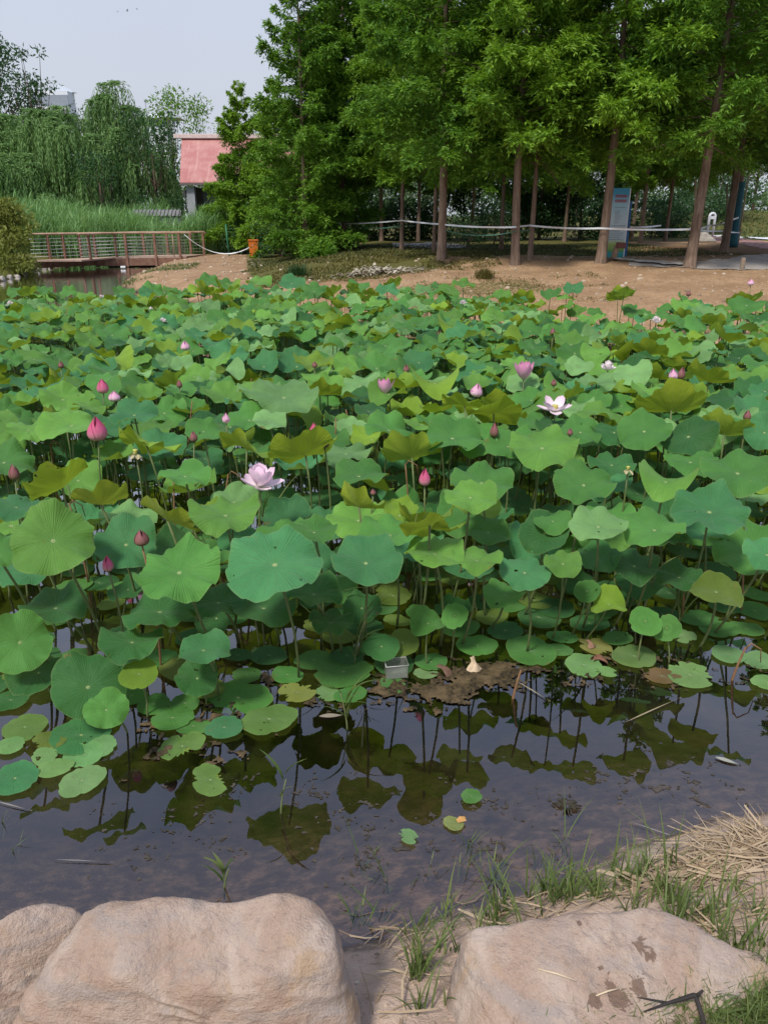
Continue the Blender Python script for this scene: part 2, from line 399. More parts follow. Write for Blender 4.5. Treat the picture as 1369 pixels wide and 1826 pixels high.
M['turf_dark'] = foliage('shade_turf_blades', (.04, .055, .015), (.06, .075, .02), (.095, .1, .03), .2)  # darker copy of the turf, grove shade put into the blade colour
M['straw'] = foliage('dry_straw', (.13, .085, .05), (.26, .18, .105), (.44, .34, .22), .1)
M['rock'] = stone_material('sandstone', (.335, .24, .18), (.42, .338, .275), (.29, .25, .222), (.35, .245, .15))
M['stone'] = stone_material('bank_stone', (.33, .3, .27), (.42, .39, .34), (.25, .22, .19), (.3, .26, .2))
M['wood_red'] = simple('red_brown_timber', (.15, .07, .045), .7, (.22, .12, .08), 5)
M['wood_deck'] = simple('deck_boards', (.42, .3, .23), .8, (.34, .24, .18), 6)
M['rail'] = simple('handrail_wood', (.33, .2, .13), .6, (.4, .28, .2), 4)
M['steel'] = simple('wire_steel', (.55, .55, .5), .4, None, 5, .4)
M['white'] = simple('white_paint', (.75, .76, .78), .45, (.68, .7, .72), 3)
M['tape'] = simple('white_tape', (.72, .74, .76), .5, (.6, .62, .64), 3)
M['cord'] = simple('green_cord', (.06, .16, .11), .6)
M['concrete'] = simple('pale_concrete', (.42, .39, .36), .85, (.34, .31, .28), 3, 0, .3)

# ------------------------------------------------------------------ ground sheet
def build_ground():
    ys = np.unique(np.concatenate([[-30, -12, -6, -3, -1.5, -.7, -.2], np.geomspace(.25, 3.2, 150), np.geomspace(3.2, 70, 240), [78, 90, 110, 150, 220, 350, 600, 1000]]))
    us = np.concatenate([[-40, -12, -5, -3, -2.2], np.linspace(-1.7, 1.7, 240), [2.2, 3, 5, 12, 40]])
    Y, U = np.meshgrid(ys, us, indexing='ij'); X = U*(1.1+.5*np.abs(Y))
    Z = height(X, Y); sd = sdist(X, Y); V = np.stack([X, Y, Z], -1).reshape(-1, 3)
    ny, nx = X.shape; i = np.arange(ny-1)[:, None]*nx+np.arange(nx-1)[None]
    Fc = np.stack([i, i+1, i+nx+1, i+nx], -1).reshape(-1, 4)
    me = np_mesh('ground', V, Fc, M['ground'], True)
    near = 1-sst(4, 7, Y)
    g = np.zeros_like(X)
    g = np.maximum(g, sst(-.185, -.15, X/np.maximum(Y, 1))*(1-sst(.3, 2.8, X))*sst(19.6, 20.8, Y-.3*X*(X > 0))*.95)      # mound
    g = np.maximum(g, sst(-2, 1, X)*(1-sst(3, 5, X))*sst(16.5, 17.2, Y)*(1-sst(18.2, 18.9, Y))*.5)
    g = np.maximum(g, sst(23.4, 24.3, Y)*sst(-.185, -.15, X/np.maximum(Y, 1))*(1-sst(10, 12, X)))
    g = np.maximum(g, (1-sst(-12.5, -11.8, X))*sst(12, 14, Y))
    g = np.maximum(g, sst(37, 42, Y))
    lit = sst(7, 9.5, X-.15*(Y-24))*sst(22, 23.5, Y)*(1-sst(30, 34, Y))
    g = g*(1-lit)*(1-near)
    wet = np.where(Z < .03, 1., 1-sst(.03, .09, Z))
    shoal = np.where(Y < 2.9, 1-sst(1.8, 2.9, Y-.12*X), 0)
    for nme, a in (('grass', g), ('near', near), ('litter', lit), ('wet', wet), ('shoal', shoal)):
        at = me.attributes.new(nme, 'FLOAT', 'POINT'); at.data.foreach_set('value', a.ravel().astype(np.float32))
    return tag(link('ground', me), kind='structure')
build_ground()
wm = MB(); wm.add([(-18, 1, 0), (17, 1, 0), (17, 48, 0), (-18, 48, 0)], [(0, 1, 2, 3)])
tag(wm.build('pond_water', M['water']), kind='structure')

def drape(name, poly, mat, lift=.004, n=40):
    """a strip given as two polylines of ground points draped on the terrain"""
    A, B = poly; V = []; m = 6
    def along(L, t):
        k = min(int(t*(len(L)-1)), len(L)-2); f = t*(len(L)-1)-k
        return Vector(L[k]).lerp(Vector(L[k+1]), f)
    for i in range(n+1):
        a, b = along(A, i/n), along(B, i/n)
        for j in range(m+1):
            p = a.lerp(b, j/m); V.append((p.x, p.y, H(p.x, p.y)))
    V = np.array(V); V[:, 2] += lift+.012
    i = np.arange(n)[:, None]*(m+1)+np.arange(m)[None]
    return tag(link(name, np_mesh(name, V, np.stack([i, i+1, i+m+2, i+m+1], -1).reshape(-1, 4), mat, True)), kind='structure')
def pave_material():
    t = NT('paving'); P = t.n('NewGeometry').outputs['Position']
    b = t.n('TexBrick', i_Vector=P, i_Scale=2.2); b.inputs['Color1'].default_value = (.36, .33, .31, 1); b.inputs['Color2'].default_value = (.29, .27, .25, 1)
    b.inputs['Mortar'].default_value = (.2, .18, .16, 1); b.inputs['Mortar Size'].default_value = .012
    c = t.mix(t.smooth(t.noise(2, 5, .6, P), .4, .7), b.outputs[0], (.27, .22, .18))
    return t.done(t.pbsdf(c, .85, .2))
g = ground_at
flat = lambda p: Vector((p.x, p.y, 0))
M['pave'] = pave_material()
M['red_road'] = simple('red_asphalt', (.33, .17, .15), .9, (.27, .14, .12), 2)
drape('footpath', ([flat(g(x, y)) for x, y in ((1120, 468), (1200, 470), (1260, 466), (1330, 456), (1420, 448))],
                   [flat(g(x, y)) for x, y in ((1120, 474), (1200, 477), (1260, 481), (1330, 482), (1420, 484))]), M['pave'])
kb = drape('kerb', ([flat(g(x, y)) for x, y in ((1085, 462), (1140, 468), (1200, 471), (1240, 475))],
               [flat(g(x, y)) for x, y in ((1085, 465), (1140, 471.5), (1200, 475), (1240, 479))]), M['concrete'], .05)
drape('road', ([flat(g(x, y)) for x, y in ((1240, 421), (1300, 424), (1380, 432), (1500, 444))],
               [flat(g(x, y)) for x, y in ((1240, 427), (1300, 434), (1380, 447), (1500, 465))]), M['red_road'])
drape('kerb', ([flat(g(x, y)) for x, y in ((1240, 418), (1300, 420), (1380, 425), (1500, 436))],
               [flat(g(x, y)) for x, y in ((1240, 420.5), (1300, 423), (1380, 429.5), (1500, 441))]), M['white'], .03)
drape('footpath', ([flat(g(x, y)) for x, y in ((700, 433), (740, 434), (830, 437))],
                   [flat(g(x, y)) for x, y in ((700, 441), (740, 443), (830, 441))]), M['concrete'])
# ------------------------------------------------------------------ labels that single things out
LAND = []      # (phrase, px, py)
ITEMS = []     # (object, adjective phrase, noun, px, py)
ORD = ['', 'second ', 'third ', 'fourth ', 'fifth ', 'sixth ', 'seventh ', 'eighth ', 'ninth ', 'tenth ', 'eleventh ', 'twelfth ', 'thirteenth ', 'fourteenth ', 'fifteenth ', 'sixteenth ']
def finish_labels():
    groups = {}
    for o, adj, noun, px, py in ITEMS:
        best = min(LAND, key=lambda l: math.hypot(l[1]-px, (l[2]-py)*1.5))
        dx, dy = px-best[1], py-best[2]
        if abs(dx) >= abs(dy)*1.2: d = 'left of' if dx < 0 else 'right of'
        else: d = 'beyond' if dy < 0 else 'before'
        groups.setdefault((adj, noun, d, best[0]), []).append((math.hypot(dx, dy), o))
    for (adj, noun, d, ph), L in groups.items():
        L.sort(key=lambda a: a[0])
        for k, (_, o) in enumerate(L):
            if len(L) == 1: o['label'] = f'{adj} {noun} {d} {ph}'
            else: o['label'] = f'{ORD[min(k, 15)] or "nearest "}{adj} {noun} {d} {ph}'

# ------------------------------------------------------------------ flowers
def petal(L, W, th0, th1, az, nu=6, nv=9, cup=.5, tipp=.55, twist=0):
    V = []; r = h = 0
    pts = []
    for j in range(nv+1):
        v = j/nv; th = R_(th0+(th1-th0)*v)
        if j: r += L/nv*math.sin(th); h += L/nv*math.cos(th)
        wd = W*.5*1.75*(v+.03)**.55*(1.0-v)**tipp if j < nv else W*.012
        pts.append((r, h, wd, th))
    for j, (r, h, wd, th) in enumerate(pts):
        for i in range(nu+1):
            u = -1+2*i/nu
            off = cup*wd*u*u           # inward curl of the sides
            rr = r-off*math.cos(th)+.02*L*twist*u; hh = h+off*math.sin(th)
            V.append((rr, u*wd, hh))
    V = np.array(V); c, s = math.cos(az), math.sin(az)
    V = np.stack([V[:, 0]*c-V[:, 1]*s, V[:, 0]*s+V[:, 1]*c, V[:, 2]], 1)
    Fq = []; UV = []
    for j in range(nv):
        for i in range(nu):
            a = j*(nu+1)+i; Fq.append((a, a+1, a+nu+2, a+nu+1))
            UV += [(i/nu, j/nv), ((i+1)/nu, j/nv), ((i+1)/nu, (j+1)/nv), (i/nu, (j+1)/nv)]
    return V, np.array(Fq), np.array(UV)
def join(parts):
    b = 0; Vs = []; Fs = []; Us = []
    for V, Fq, U in parts: Vs.append(V); Fs.append(Fq+b); Us.append(U); b += len(V)
    return np.concatenate(Vs), np.concatenate(Fs), np.concatenate(Us)
def stem(root, top, r0=.006, r1=.005, mat='stalk', bend=.03, name='stalk'):
    m = MB(); top = Vector(top); a = random.uniform(0, 2*PI); bv = Vector((math.cos(a), math.sin(a), 0))*bend
    m.tube([Vector((0, 0, -.08)).lerp(top, t)+bv*math.sin(PI*t) for t in (0, .2, .4, .6, .8, 1)], [r0+(r1-r0)*t for t in (0, .2, .4, .6, .8, 1)], 6)
    return m.build(name, M[mat], root)
def flower(px, py, hpx, z, kind, label, wpx=None, tilt=0, taz=0, seed=0):
    """px,py = middle of the flower in the photograph; height of its base above the water = z"""
    rs = random.Random(seed*31+int(px))
    p = at_z(px, py, z); dep = proj(p)[2]; hh = hpx/F*dep
    base = Vector((p.x, p.y, z-hh*.5)); off = Vector((rs.uniform(-.06, .06), rs.uniform(-.05, .05), 0))
    bud = kind.startswith('bud')
    root = empty('lotus_bud' if bud else 'lotus_flower', (base.x+off.x, base.y+off.y, 0), 0, label, 'lotus bud' if bud else 'lotus flower', 'lotus flowers and buds above the leaves')
    top = Vector((-off.x, -off.y, base.z)); stem(root, top, .0065, .0045 if dep < 9 else .006, 'stalk_brown' if kind == 'bud_dry' else 'stalk')
    rot = Matrix.Rotation(R_(tilt), 3, Vector((-math.sin(taz), math.cos(taz), 0)))
    mats = {'bud_deep': 'petal_deep', 'bud_pink': 'petal_pink', 'bud_dusky': 'petal_dusky', 'bud_dry': 'petal_dusky', 'bloom': 'petal_pale', 'wide': 'petal_pale', 'cup': 'petal_pink', 'white': 'petal_white', 'withered': 'petal_dry'}
    mt = M[mats[kind]]; parts = []; sep = False
    if bud:
        w = wpx/F*dep if wpx else hh*.55
        L = hh*1.12
        prof = lambda v: w*.5*(math.sin(PI*min(1, v)**.62)**.85 if v < .999 else 0)*(1-.25*v*v)+.0012
        def wrap(az, al, v1, off, lift, nu=8, nv=14):
            V = []
            for jj in range(nv+1):
                v = v1*jj/nv; tp = jj/nv; ah = al*min(1, (1-tp**3)*1.02+.015)
                for ii in range(nu+1):
                    u = -1+2*ii/nu; rho = prof(v)*(1+off+lift*u+.03*(1-u*u))*(1+.05*tp*tp*(v1 < .97)); a = az+u*ah; V.append((rho*math.cos(a), rho*math.sin(a), v*hh))
            Fq = []; UV = []
            for jj in range(nv):
                for ii in range(nu):
                    a = jj*(nu+1)+ii; Fq.append((a, a+1, a+nu+2, a+nu+1)); UV += [(ii/nu, v1*jj/nv), ((ii+1)/nu, v1*jj/nv), ((ii+1)/nu, v1*(jj+1)/nv), (ii/nu, v1*(jj+1)/nv)]
            return np.array(V), np.array(Fq), np.array(UV)
        ph = rs.uniform(0, 6)
        for q in range(3): parts.append(wrap(ph+q*2*PI/3, 1.25, 1.0, -.02, .03))
        for q in range(rs.choice([3, 4])): parts.append(wrap(ph+.7+q*2*PI/3.5, rs.uniform(.7, .95), rs.uniform(.72, .97), .045+.02*q, .025))
        if kind == 'bud_pink' and hpx > 19:
            for q in range(3): parts.append(petal(hh*rs.uniform(.6, .85), w*.8, rs.uniform(70, 95), rs.uniform(-15, 25), ph+q*2.1, cup=.3))
    elif kind == 'bloom':
        sep = True; L = hh*1.0; W = L*.74
        if wpx: L = max(hh, wpx/F*dep*.52)
        for q in range(5): parts.append(petal(L*rs.uniform(.85, 1.), W, rs.uniform(85, 108), rs.uniform(35, 62), q*2*PI/5+rs.uniform(-.2, .2), cup=.28, tipp=.5))
        for q in range(5): parts.append(petal(L*rs.uniform(.9, 1.05), W, rs.uniform(55, 75), rs.uniform(-4, 18), q*2*PI/5+.5+rs.uniform(-.2, .2), cup=.33, tipp=.42))
        for q in range(3): parts.append(petal(L*rs.uniform(.8, .95), W*.9, rs.uniform(38, 50), rs.uniform(-25, 0), q*2*PI/3+rs.uniform(-.2, .2), cup=.4, tipp=.5))
    elif kind == 'wide':
        sep = True; L = max(hh, wpx/F*dep*.52); W = L*.66
        for a_, t0, t1 in ((.15, 88, 58), (.75, 60, 22), (2.3, 62, 24), (3.0, 90, 62), (3.7, 70, 40), (5.6, 72, 42), (4.6, 92, 84)): parts.append(petal(L*rs.uniform(.92, 1.02), W, t0, t1, a_, cup=.3, tipp=.46))
    elif kind == 'cup':
        sep = True; L = hh*1.08; W = L*.6
        for q in range(5): parts.append(petal(L*rs.uniform(.9, 1.), W*.92, 58, rs.uniform(2, 18), q*2*PI/5+rs.uniform(-.15, .15), cup=.36, tipp=.62))
        for q in range(5): parts.append(petal(L*rs.uniform(.85, .98), W*.9, 46, rs.uniform(-10, 2), q*2*PI/5+.6, cup=.38, tipp=.62))
    elif kind == 'white':
        L = hh*.8; W = L*.62
        for q in range(9): parts.append(petal(L*rs.uniform(.7, 1.), W, rs.uniform(60, 110), rs.uniform(-10, 80), q*.7+rs.uniform(-.3, .3), cup=.35, tipp=.42))
        for q in range(5): parts.append(petal(L*rs.uniform(.7, 1.), W, rs.uniform(30, 60), rs.uniform(-30, 20), q*1.3, cup=.4, tipp=.42))
    else:
        L = hh*.6; W = L*.5
        for q in range(6): parts.append(petal(L*rs.uniform(.5, 1.), W, rs.uniform(80, 120), rs.uniform(100, 170), q*1.05+rs.uniform(-.3, .3), cup=.5, tipp=.42))
    R3 = np.array(rot)
    parts = [(V @ R3.T, a, b) for V, a, b in parts]
    loc = top
    if sep and hpx > 28:
        for V, a, b in parts: link('petal', np_mesh('petal', V, a, mt, True, b), root, loc)
    else:
        V, a, b = join(parts); link('bud' if bud else 'petals', np_mesh('petals', V, a, mt, True, b), root, loc)
    if kind in ('bloom', 'wide', 'white', 'withered', 'cup'):
        m = MB(); s_ = hh*.3; m.lathe([(s_*.2, 0), (s_*.3, s_*.3), (s_*.52, s_*1.0), (s_*.5, s_*1.1), (s_*.05, s_*1.12)], 14)
        link('seed_pod', m.mesh('seed_pod', M['pod']), root, loc)
    pr = proj(root.matrix_basis @ (top+Vector((0, 0, hh*.5))))
    return root
FL = [ # px, py, hpx, z, kind, label, landmark phrase, width px, tilt, tilt azimuth
 (463,846,46,.76,'bloom','open pale pink lotus bloom with yellow heart, nearest the camera','the nearest open pink bloom',58,6,0),
 (990,716,36,.82,'wide','wide open pale pink lotus bloom with gap between its petals','the wide open bloom at right',64,0,0),
 (934,660,36,.84,'cup','cup shaped pink lotus flower with upright petals','the cup shaped pink flower',38,0,0),
 (687,688,30,.8,'cup','small half open pink lotus flower near the middle of the pond','the half open flower in mid pond',30,8,2),
 (173,764,46,.84,'bud_deep','largest deep pink lotus bud, plump with a pointed tip','the largest deep pink bud',32,0,0),
 (183,688,28,.86,'bud_deep','deep pink lotus bud beside the round pale bud','the deep pink bud beside the round one',19,0,0),
 (204,706,20,.8,'bud_pink','round pale pink lotus bud just opening beside a deep pink one','the round pale pink bud',19,0,0),
 (330,616,18,.8,'bud_pink','pale pink lotus bud standing alone among far left leaves','the lone pale bud at far left',15,0,0),
 (560,767,30,.8,'bud_deep','deep pink slender lotus bud left of the pond middle','the deep pink bud in mid pond',18,0,0),
 (847,695,26,.8,'bud_pink','plump pink lotus bud leaning, left of the wide open bloom','the plump leaning pink bud',20,12,0),
 (757,850,34,.74,'bud_deep','tall pointed rose lotus bud in the right foreground leaves','the pointed rose bud',18,0,0),
 (192,1004,32,.58,'bud_deep','closed red pink lotus bud low at the front left','the red bud at the front left',17,0,0),
 (881,766,28,.78,'bud_dusky','slim dusky pink lotus bud behind the bright green leaf','the slim dusky bud',14,0,0),
 (25,841,32,.72,'bud_dusky','dusky brown lotus bud at the left edge of the pond','the dusky bud at the left edge',17,0,0),
 (116,848,16,.66,'bud_dusky','small dusky lotus bud over a yellow green leaf','the small dusky bud over yellow leaf',11,0,0),
 (403,745,20,.8,'bud_pink','small rose lotus bud left of the deep pink slender bud','the small rose bud',12,0,0),
 (345,778,21,.78,'bud_dusky','small dusky lotus bud on a tall stalk left of a rose bud','the tall stalked dusky bud',13,0,0),
 (579,788,21,.76,'bud_dusky','small dark lotus bud beside the deep pink slender bud','the dark bud',13,0,0),
 (291,568,11,.82,'white','tiny white lotus flower among the far left leaves','the tiny white flower at far left',13,0,0),
 (269,549,10,.82,'white','tiny white lotus flower close to the far left water','the tiny white flower by the water',11,0,0),
 (17,538,12,.82,'white','small white lotus flower at the far left edge','the white flower at far left edge',13,0,0),
 (181,527,9,.86,'white','tiny pinkish white lotus flower nearest the footbridge','the white flower nearest the bridge',9,0,0),
 (1338,503,12,.95,'bud_pink','tiny pink lotus bud against bare earth at far right','the pink bud against bare earth',10,0,0),
 (1170,566,18,.82,'white','small white lotus flower at the far right of the pond','the white flower at far right',19,0,0),
 (1084,648,24,.8,'white','fading white lotus flower beside the open water gap','the fading white flower',28,0,0),
 (1201,667,22,.82,'bud_pink','pale dusty pink lotus bud, left one of a touching pair','the touching pair of dusty buds',14,-8,0),
 (1213,665,24,.82,'bud_dusky','dusky lotus bud, right one of a touching pair',None,13,8,0),
 (987,682,14,.8,'bud_dusky','tiny dusky lotus bud above the wide open bloom','the tiny bud above the open bloom',9,0,0),
 (724,657,15,.82,'bud_dusky','tiny dusky lotus bud on a thin stalk in mid pond','the tiny dusky bud in mid pond',10,0,0),
 (1332,740,20,.78,'bud_dusky','slim dusky lotus bud near the right edge of the pond','the slim bud near the right edge',12,0,0),
 (561,650,12,.82,'bud_dusky','tiny brownish lotus bud right of the far pale bud','the tiny brownish bud',9,0,0),
 (320,684,16,.8,'bud_dusky','small brownish lotus bud between pale buds at left','the small brownish bud at left',9,0,0),
 (109,650,14,.82,'bud_dusky','small brownish lotus bud near the far left leaves','the brownish bud at far left',9,0,0),
 (241,797,28,.76,'withered','withered lotus flower with drooping cream petals round its pod','the withered cream flower',18,0,0),
 (1120,828,22,.72,'withered','withered pale lotus flower low between right hand leaves','the withered flower at right',18,0,0),
 (252,958,32,.68,'bud_dry','olive brown folded lotus bud standing over the front left leaves','the olive bud at front left',24,0,0),
 (985,591,14,.84,'bud_dusky','tiny brown lotus bud among far leaves right of centre','the tiny far brown bud',9,0,0),
 (941,650,14,.82,'bud_dusky','tiny pink lotus bud right of the cup shaped flower',None,9,0,0),
 (1227,523,10,.95,'bud_dusky','tiny tan lotus bud against the bare bank at right','the tan bud by the bare bank',8,0,0),
 (665,877,12,.62,'bud_dusky','tiny dusky lotus bud low between leaves in front centre','the tiny low bud in front centre',9,0,0),
 (1016,770,14,.74,'bud_dusky','tiny dark lotus bud under the wide open bloom','the tiny dark bud under the bloom',9,0,0),
 (825,536,12,.9,'white','tiny pale pink lotus flower before the far bare bank','the tiny flower by the far bank',9,0,0),
]
for i, (px, py, hpx, z, kind, lab, lm, wpx, ti, ta) in enumerate(FL):
    flower(px, py, hpx, z, kind, lab, wpx, ti, ta, i)
    if lm: LAND.append((lm, px, py))
LAND += [('the dried curled leaf', 845, 1187), ('the torn yellow pad', 810, 1467), ('the big boulder', 350, 1600), ('the bright lime pad', 480, 1283),
         ('the large front blue green leaf', 490, 1010), ('the brown dead pad', 1180, 1206), ('the right edge reeds', 1330, 1020)]

# ------------------------------------------------------------------ lotus leaves
NA = 84; RINGS = [0, .05, .12, .28, .46, .64, .8, .91, 1.0]
def blade_data(seed, kind, n=NA):
    rs = random.Random(seed); V = [(0, 0, 0)]; UV = []; Fq = []
    ph = [rs.uniform(0, 2*PI) for _ in range(8)]
    if kind == 'pad': cup, fold, wv, fw, el = rs.uniform(-.01, .03), .0, .012, .008, .06
    elif kind == 'cup': cup, fold, wv, fw, el = rs.uniform(.28, .46), rs.uniform(.05, .2), .13, .05, .06
    elif kind == 'fold': cup, fold, wv, fw, el = .12, rs.uniform(.38, .55), .07, .03, .06
    else: cup, fold, wv, fw, el = rs.uniform(.04, .22), rs.uniform(.04, .2), rs.uniform(.08, .16), rs.uniform(.025, .055), .06
    if kind == 'ragged': cup, fold, wv, fw = .02, 0, .015, .01
    k1 = rs.choice([4, 5, 6]); k2 = rs.choice([9, 10, 11, 12]); k3 = rs.choice([17, 19, 22])
    bites = [(rs.uniform(0, 2*PI), rs.uniform(.15, .4), rs.uniform(.25, .65)) for _ in range(rs.choice([3, 4, 5]))] if kind == 'ragged' else []
    def Rr(t):
        r = 1+el*math.cos(2*t+ph[0])+.025*math.sin(k1*t+ph[1])+.014*math.sin(k2*t+ph[2])+.008*math.sin(k3*t+ph[3])+.03*math.sin(3*t+ph[7])
        for c in (0, PI):
            d = (t-c-ph[4]+PI) % (2*PI)-PI; r -= (.10 if kind == 'pad' else .07)*math.exp(-(d/.13)**2)
        for c, wd, dp in bites:
            d = (t-c+PI) % (2*PI)-PI; r -= dp*math.exp(-(d/wd)**4)*(.8+.3*math.sin(17*t))
        return max(.22, r)
    def Z(r, t):
        z = cup*r**1.7+fold*r*r*math.cos(2*t+ph[5])+wv*r**2.6*math.sin(k1*t+ph[1])+fw*r**4*math.sin(k2*t+ph[2])+fw*.5*r**6*math.sin(k3*t+ph[3])
        z += .022*r*math.cos(21*t+.3)*(1.08-r)*(0 if kind in ('pad', 'ragged') else 1)                     # pleats along the veins
        if kind not in ('pad', 'ragged'): z -= .035*math.exp(-(r/.1)**2)-.035
        if kind == 'plain': z -= .13*max(0, r-.62)**1.3*2.4*(1+math.sin(t*2+ph[6])*1.1)
        return z
    V[0] = (0, 0, Z(0, 0))
    for r in RINGS[1:]:
        for k in range(n):
            t = 2*PI*k/n; q = r*(1+(Rr(t)-1)*r**2); V.append((q*math.cos(t), q*math.sin(t), Z(r, t)))
    tri = []
    for i in range(1, len(RINGS)-1):
        for k in range(n):
            a = 1+(i-1)*n; b = 1+i*n; k2_ = (k+1) % n
            Fq.append((a+k, b+k, b+k2_, a+k2_)); UV += [(RINGS[i], k/n), (RINGS[i+1], k/n), (RINGS[i+1], (k+1)/n), (RINGS[i], (k+1)/n)]
    for k in range(0, n, 2):
        Fq.append((0, 1+k, 1+(k+1) % n, 1+(k+2) % n)); UV += [(0, (k+1)/n), (RINGS[1], k/n), (RINGS[1], (k+1)/n), (RINGS[1], (k+2)/n)]
    return np.array(V), np.array(Fq), np.array(UV)
VAR = {k: [blade_data(s*13+j*7, k) for s in range(c)] for j, (k, c) in enumerate((('plain', 20), ('cup', 10), ('fold', 5), ('pad', 10), ('ragged', 6)))}
VLOW = {k: [blade_data(s*13+j*7, k, 40) for s in range(c)] for j, (k, c) in enumerate((('plain', 20), ('cup', 10), ('fold', 5), ('pad', 10), ('ragged', 6)))}
VMESH = {k: [np_mesh('blade', v, f, M['lotus'], True, u) for v, f, u in L] for k, L in VAR.items()}
stm = MB(); stm.tube([(0.03*math.sin(PI*t), 0, t) for t in (0, .25, .5, .75, 1)], [1.15*.0062, .0065, .006, .0058, .0055], 6)
STALK = stm.mesh('stalk', M['stalk'])
COLS = {'mid': ((.084, .24, .042), 'mid green'), 'bright': ((.145, .32, .046), 'bright green'), 'teal': ((.062, .225, .08), 'bluish green'),
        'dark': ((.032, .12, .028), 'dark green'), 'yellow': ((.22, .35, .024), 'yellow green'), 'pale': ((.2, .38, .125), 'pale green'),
        'lime': ((.15, .27, .06), 'lime green'), 'gold': ((.33, .29, .06), 'yellowed'), 'olive': ((.17, .22, .028), 'olive green'), 'brown': ((.2, .09, .045), 'brown dead')}
PLACED = []    # x, y, r of every raised leaf
def size_word(r): return 'large' if r > .2 else ('small' if r < .13 else '')
def quat_tilt(t, az):
    return Quaternion(Vector((-math.sin(az), math.cos(az), 0)), t)    # normal leans towards azimuth az
def leaf_record(px, py, w, h, z, colr, flag='', daz=0):
    z *= 1.2 if 850 < py < 1065 and z < .66 else (1.1 if py > 1065 else 1)
    p = at_z(px, py, z); dep = proj(p)[2]; r = w*.5/F*dep
    view = CAM-p; e = math.asin(view.z/view.length); az = math.atan2(view.y, view.x)+R_(daz)+(random.gauss(0, .5) if 'u' in flag else random.gauss(0, .12))
    asp = math.asin(min(.97, h/w))
    t = -(asp+e)*.9 if 'u' in flag else asp-e
    kind = random.choice(['cup', 'cup', 'plain']) if 'u' in flag else ('fold' if 'f' in flag else 'plain')
    if 'n' in flag: kind = 'pad'
    return dict(p=p, r=r, t=max(-1.1, min(1.25, t)), az=az, kind=kind, c=colr, spin=random.uniform(0, 2*PI), hand=True)
HAND = [
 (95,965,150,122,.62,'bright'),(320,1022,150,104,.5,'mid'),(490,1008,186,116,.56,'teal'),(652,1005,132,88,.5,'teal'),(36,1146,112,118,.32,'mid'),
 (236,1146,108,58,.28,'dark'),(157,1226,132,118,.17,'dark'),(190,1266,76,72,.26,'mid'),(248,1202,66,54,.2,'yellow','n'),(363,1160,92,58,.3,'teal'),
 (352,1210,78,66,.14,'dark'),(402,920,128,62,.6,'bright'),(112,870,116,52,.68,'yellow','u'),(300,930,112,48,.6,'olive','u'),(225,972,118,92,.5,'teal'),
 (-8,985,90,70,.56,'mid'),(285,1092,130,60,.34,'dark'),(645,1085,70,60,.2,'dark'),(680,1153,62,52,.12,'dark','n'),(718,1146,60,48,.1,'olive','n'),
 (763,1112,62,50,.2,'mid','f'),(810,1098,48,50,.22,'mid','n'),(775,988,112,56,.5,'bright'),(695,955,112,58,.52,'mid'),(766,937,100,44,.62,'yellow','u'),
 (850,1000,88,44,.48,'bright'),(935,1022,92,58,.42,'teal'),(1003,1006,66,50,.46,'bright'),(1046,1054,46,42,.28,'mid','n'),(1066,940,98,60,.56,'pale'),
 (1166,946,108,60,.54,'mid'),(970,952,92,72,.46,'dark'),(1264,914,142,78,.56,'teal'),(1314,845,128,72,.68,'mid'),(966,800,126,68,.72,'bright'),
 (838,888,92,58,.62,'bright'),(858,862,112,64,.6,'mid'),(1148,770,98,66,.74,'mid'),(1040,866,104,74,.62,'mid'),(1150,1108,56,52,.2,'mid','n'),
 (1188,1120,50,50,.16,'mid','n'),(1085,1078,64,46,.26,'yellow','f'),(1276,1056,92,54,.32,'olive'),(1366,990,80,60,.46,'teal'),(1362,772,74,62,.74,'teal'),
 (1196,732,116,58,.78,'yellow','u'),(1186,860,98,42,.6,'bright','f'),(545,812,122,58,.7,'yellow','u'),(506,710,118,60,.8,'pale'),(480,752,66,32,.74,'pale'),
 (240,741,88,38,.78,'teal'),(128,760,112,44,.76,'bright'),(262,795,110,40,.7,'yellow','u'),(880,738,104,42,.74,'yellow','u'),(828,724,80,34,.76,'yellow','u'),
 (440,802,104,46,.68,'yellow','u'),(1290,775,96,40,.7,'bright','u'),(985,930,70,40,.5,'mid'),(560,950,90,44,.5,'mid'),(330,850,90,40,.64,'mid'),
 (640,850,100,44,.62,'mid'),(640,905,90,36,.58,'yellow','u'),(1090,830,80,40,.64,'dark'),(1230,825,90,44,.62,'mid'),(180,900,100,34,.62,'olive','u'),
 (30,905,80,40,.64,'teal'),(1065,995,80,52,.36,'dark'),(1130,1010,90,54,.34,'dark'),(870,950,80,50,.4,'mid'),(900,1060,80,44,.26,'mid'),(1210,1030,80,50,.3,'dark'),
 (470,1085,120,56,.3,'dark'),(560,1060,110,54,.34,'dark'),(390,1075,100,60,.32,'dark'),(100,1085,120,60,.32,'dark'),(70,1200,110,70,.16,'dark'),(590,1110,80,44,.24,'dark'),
 (370,503,44,20,1.0,'mid'),(402,508,34,14,.95,'mid'),(520,506,52,24,1.0,'teal'),(462,503,44,16,1.0,'bright'),(560,520,44,22,.95,'mid'),(800,516,38,20,1.0,'bright','n',30),(826,508,40,14,1.02,'bright'),
 (1022,514,40,18,1.0,'teal'),(1112,524,42,16,.98,'mid','u'),(30,524,34,16,.8,'mid'),(122,522,30,18,.8,'mid'),(222,522,40,18,.85,'mid'),(640,512,44,20,.95,'mid'),(690,518,44,18,.95,'teal'),
 (890,530,44,18,.9,'bright'),(1220,545,48,24,.85,'bright'),(1330,545,60,30,.9,'mid'),
]
def split(a): return (*a, *(('',) if len(a) == 6 else ()))
LEAVES = [leaf_record(*split(a)) for a in HAND]
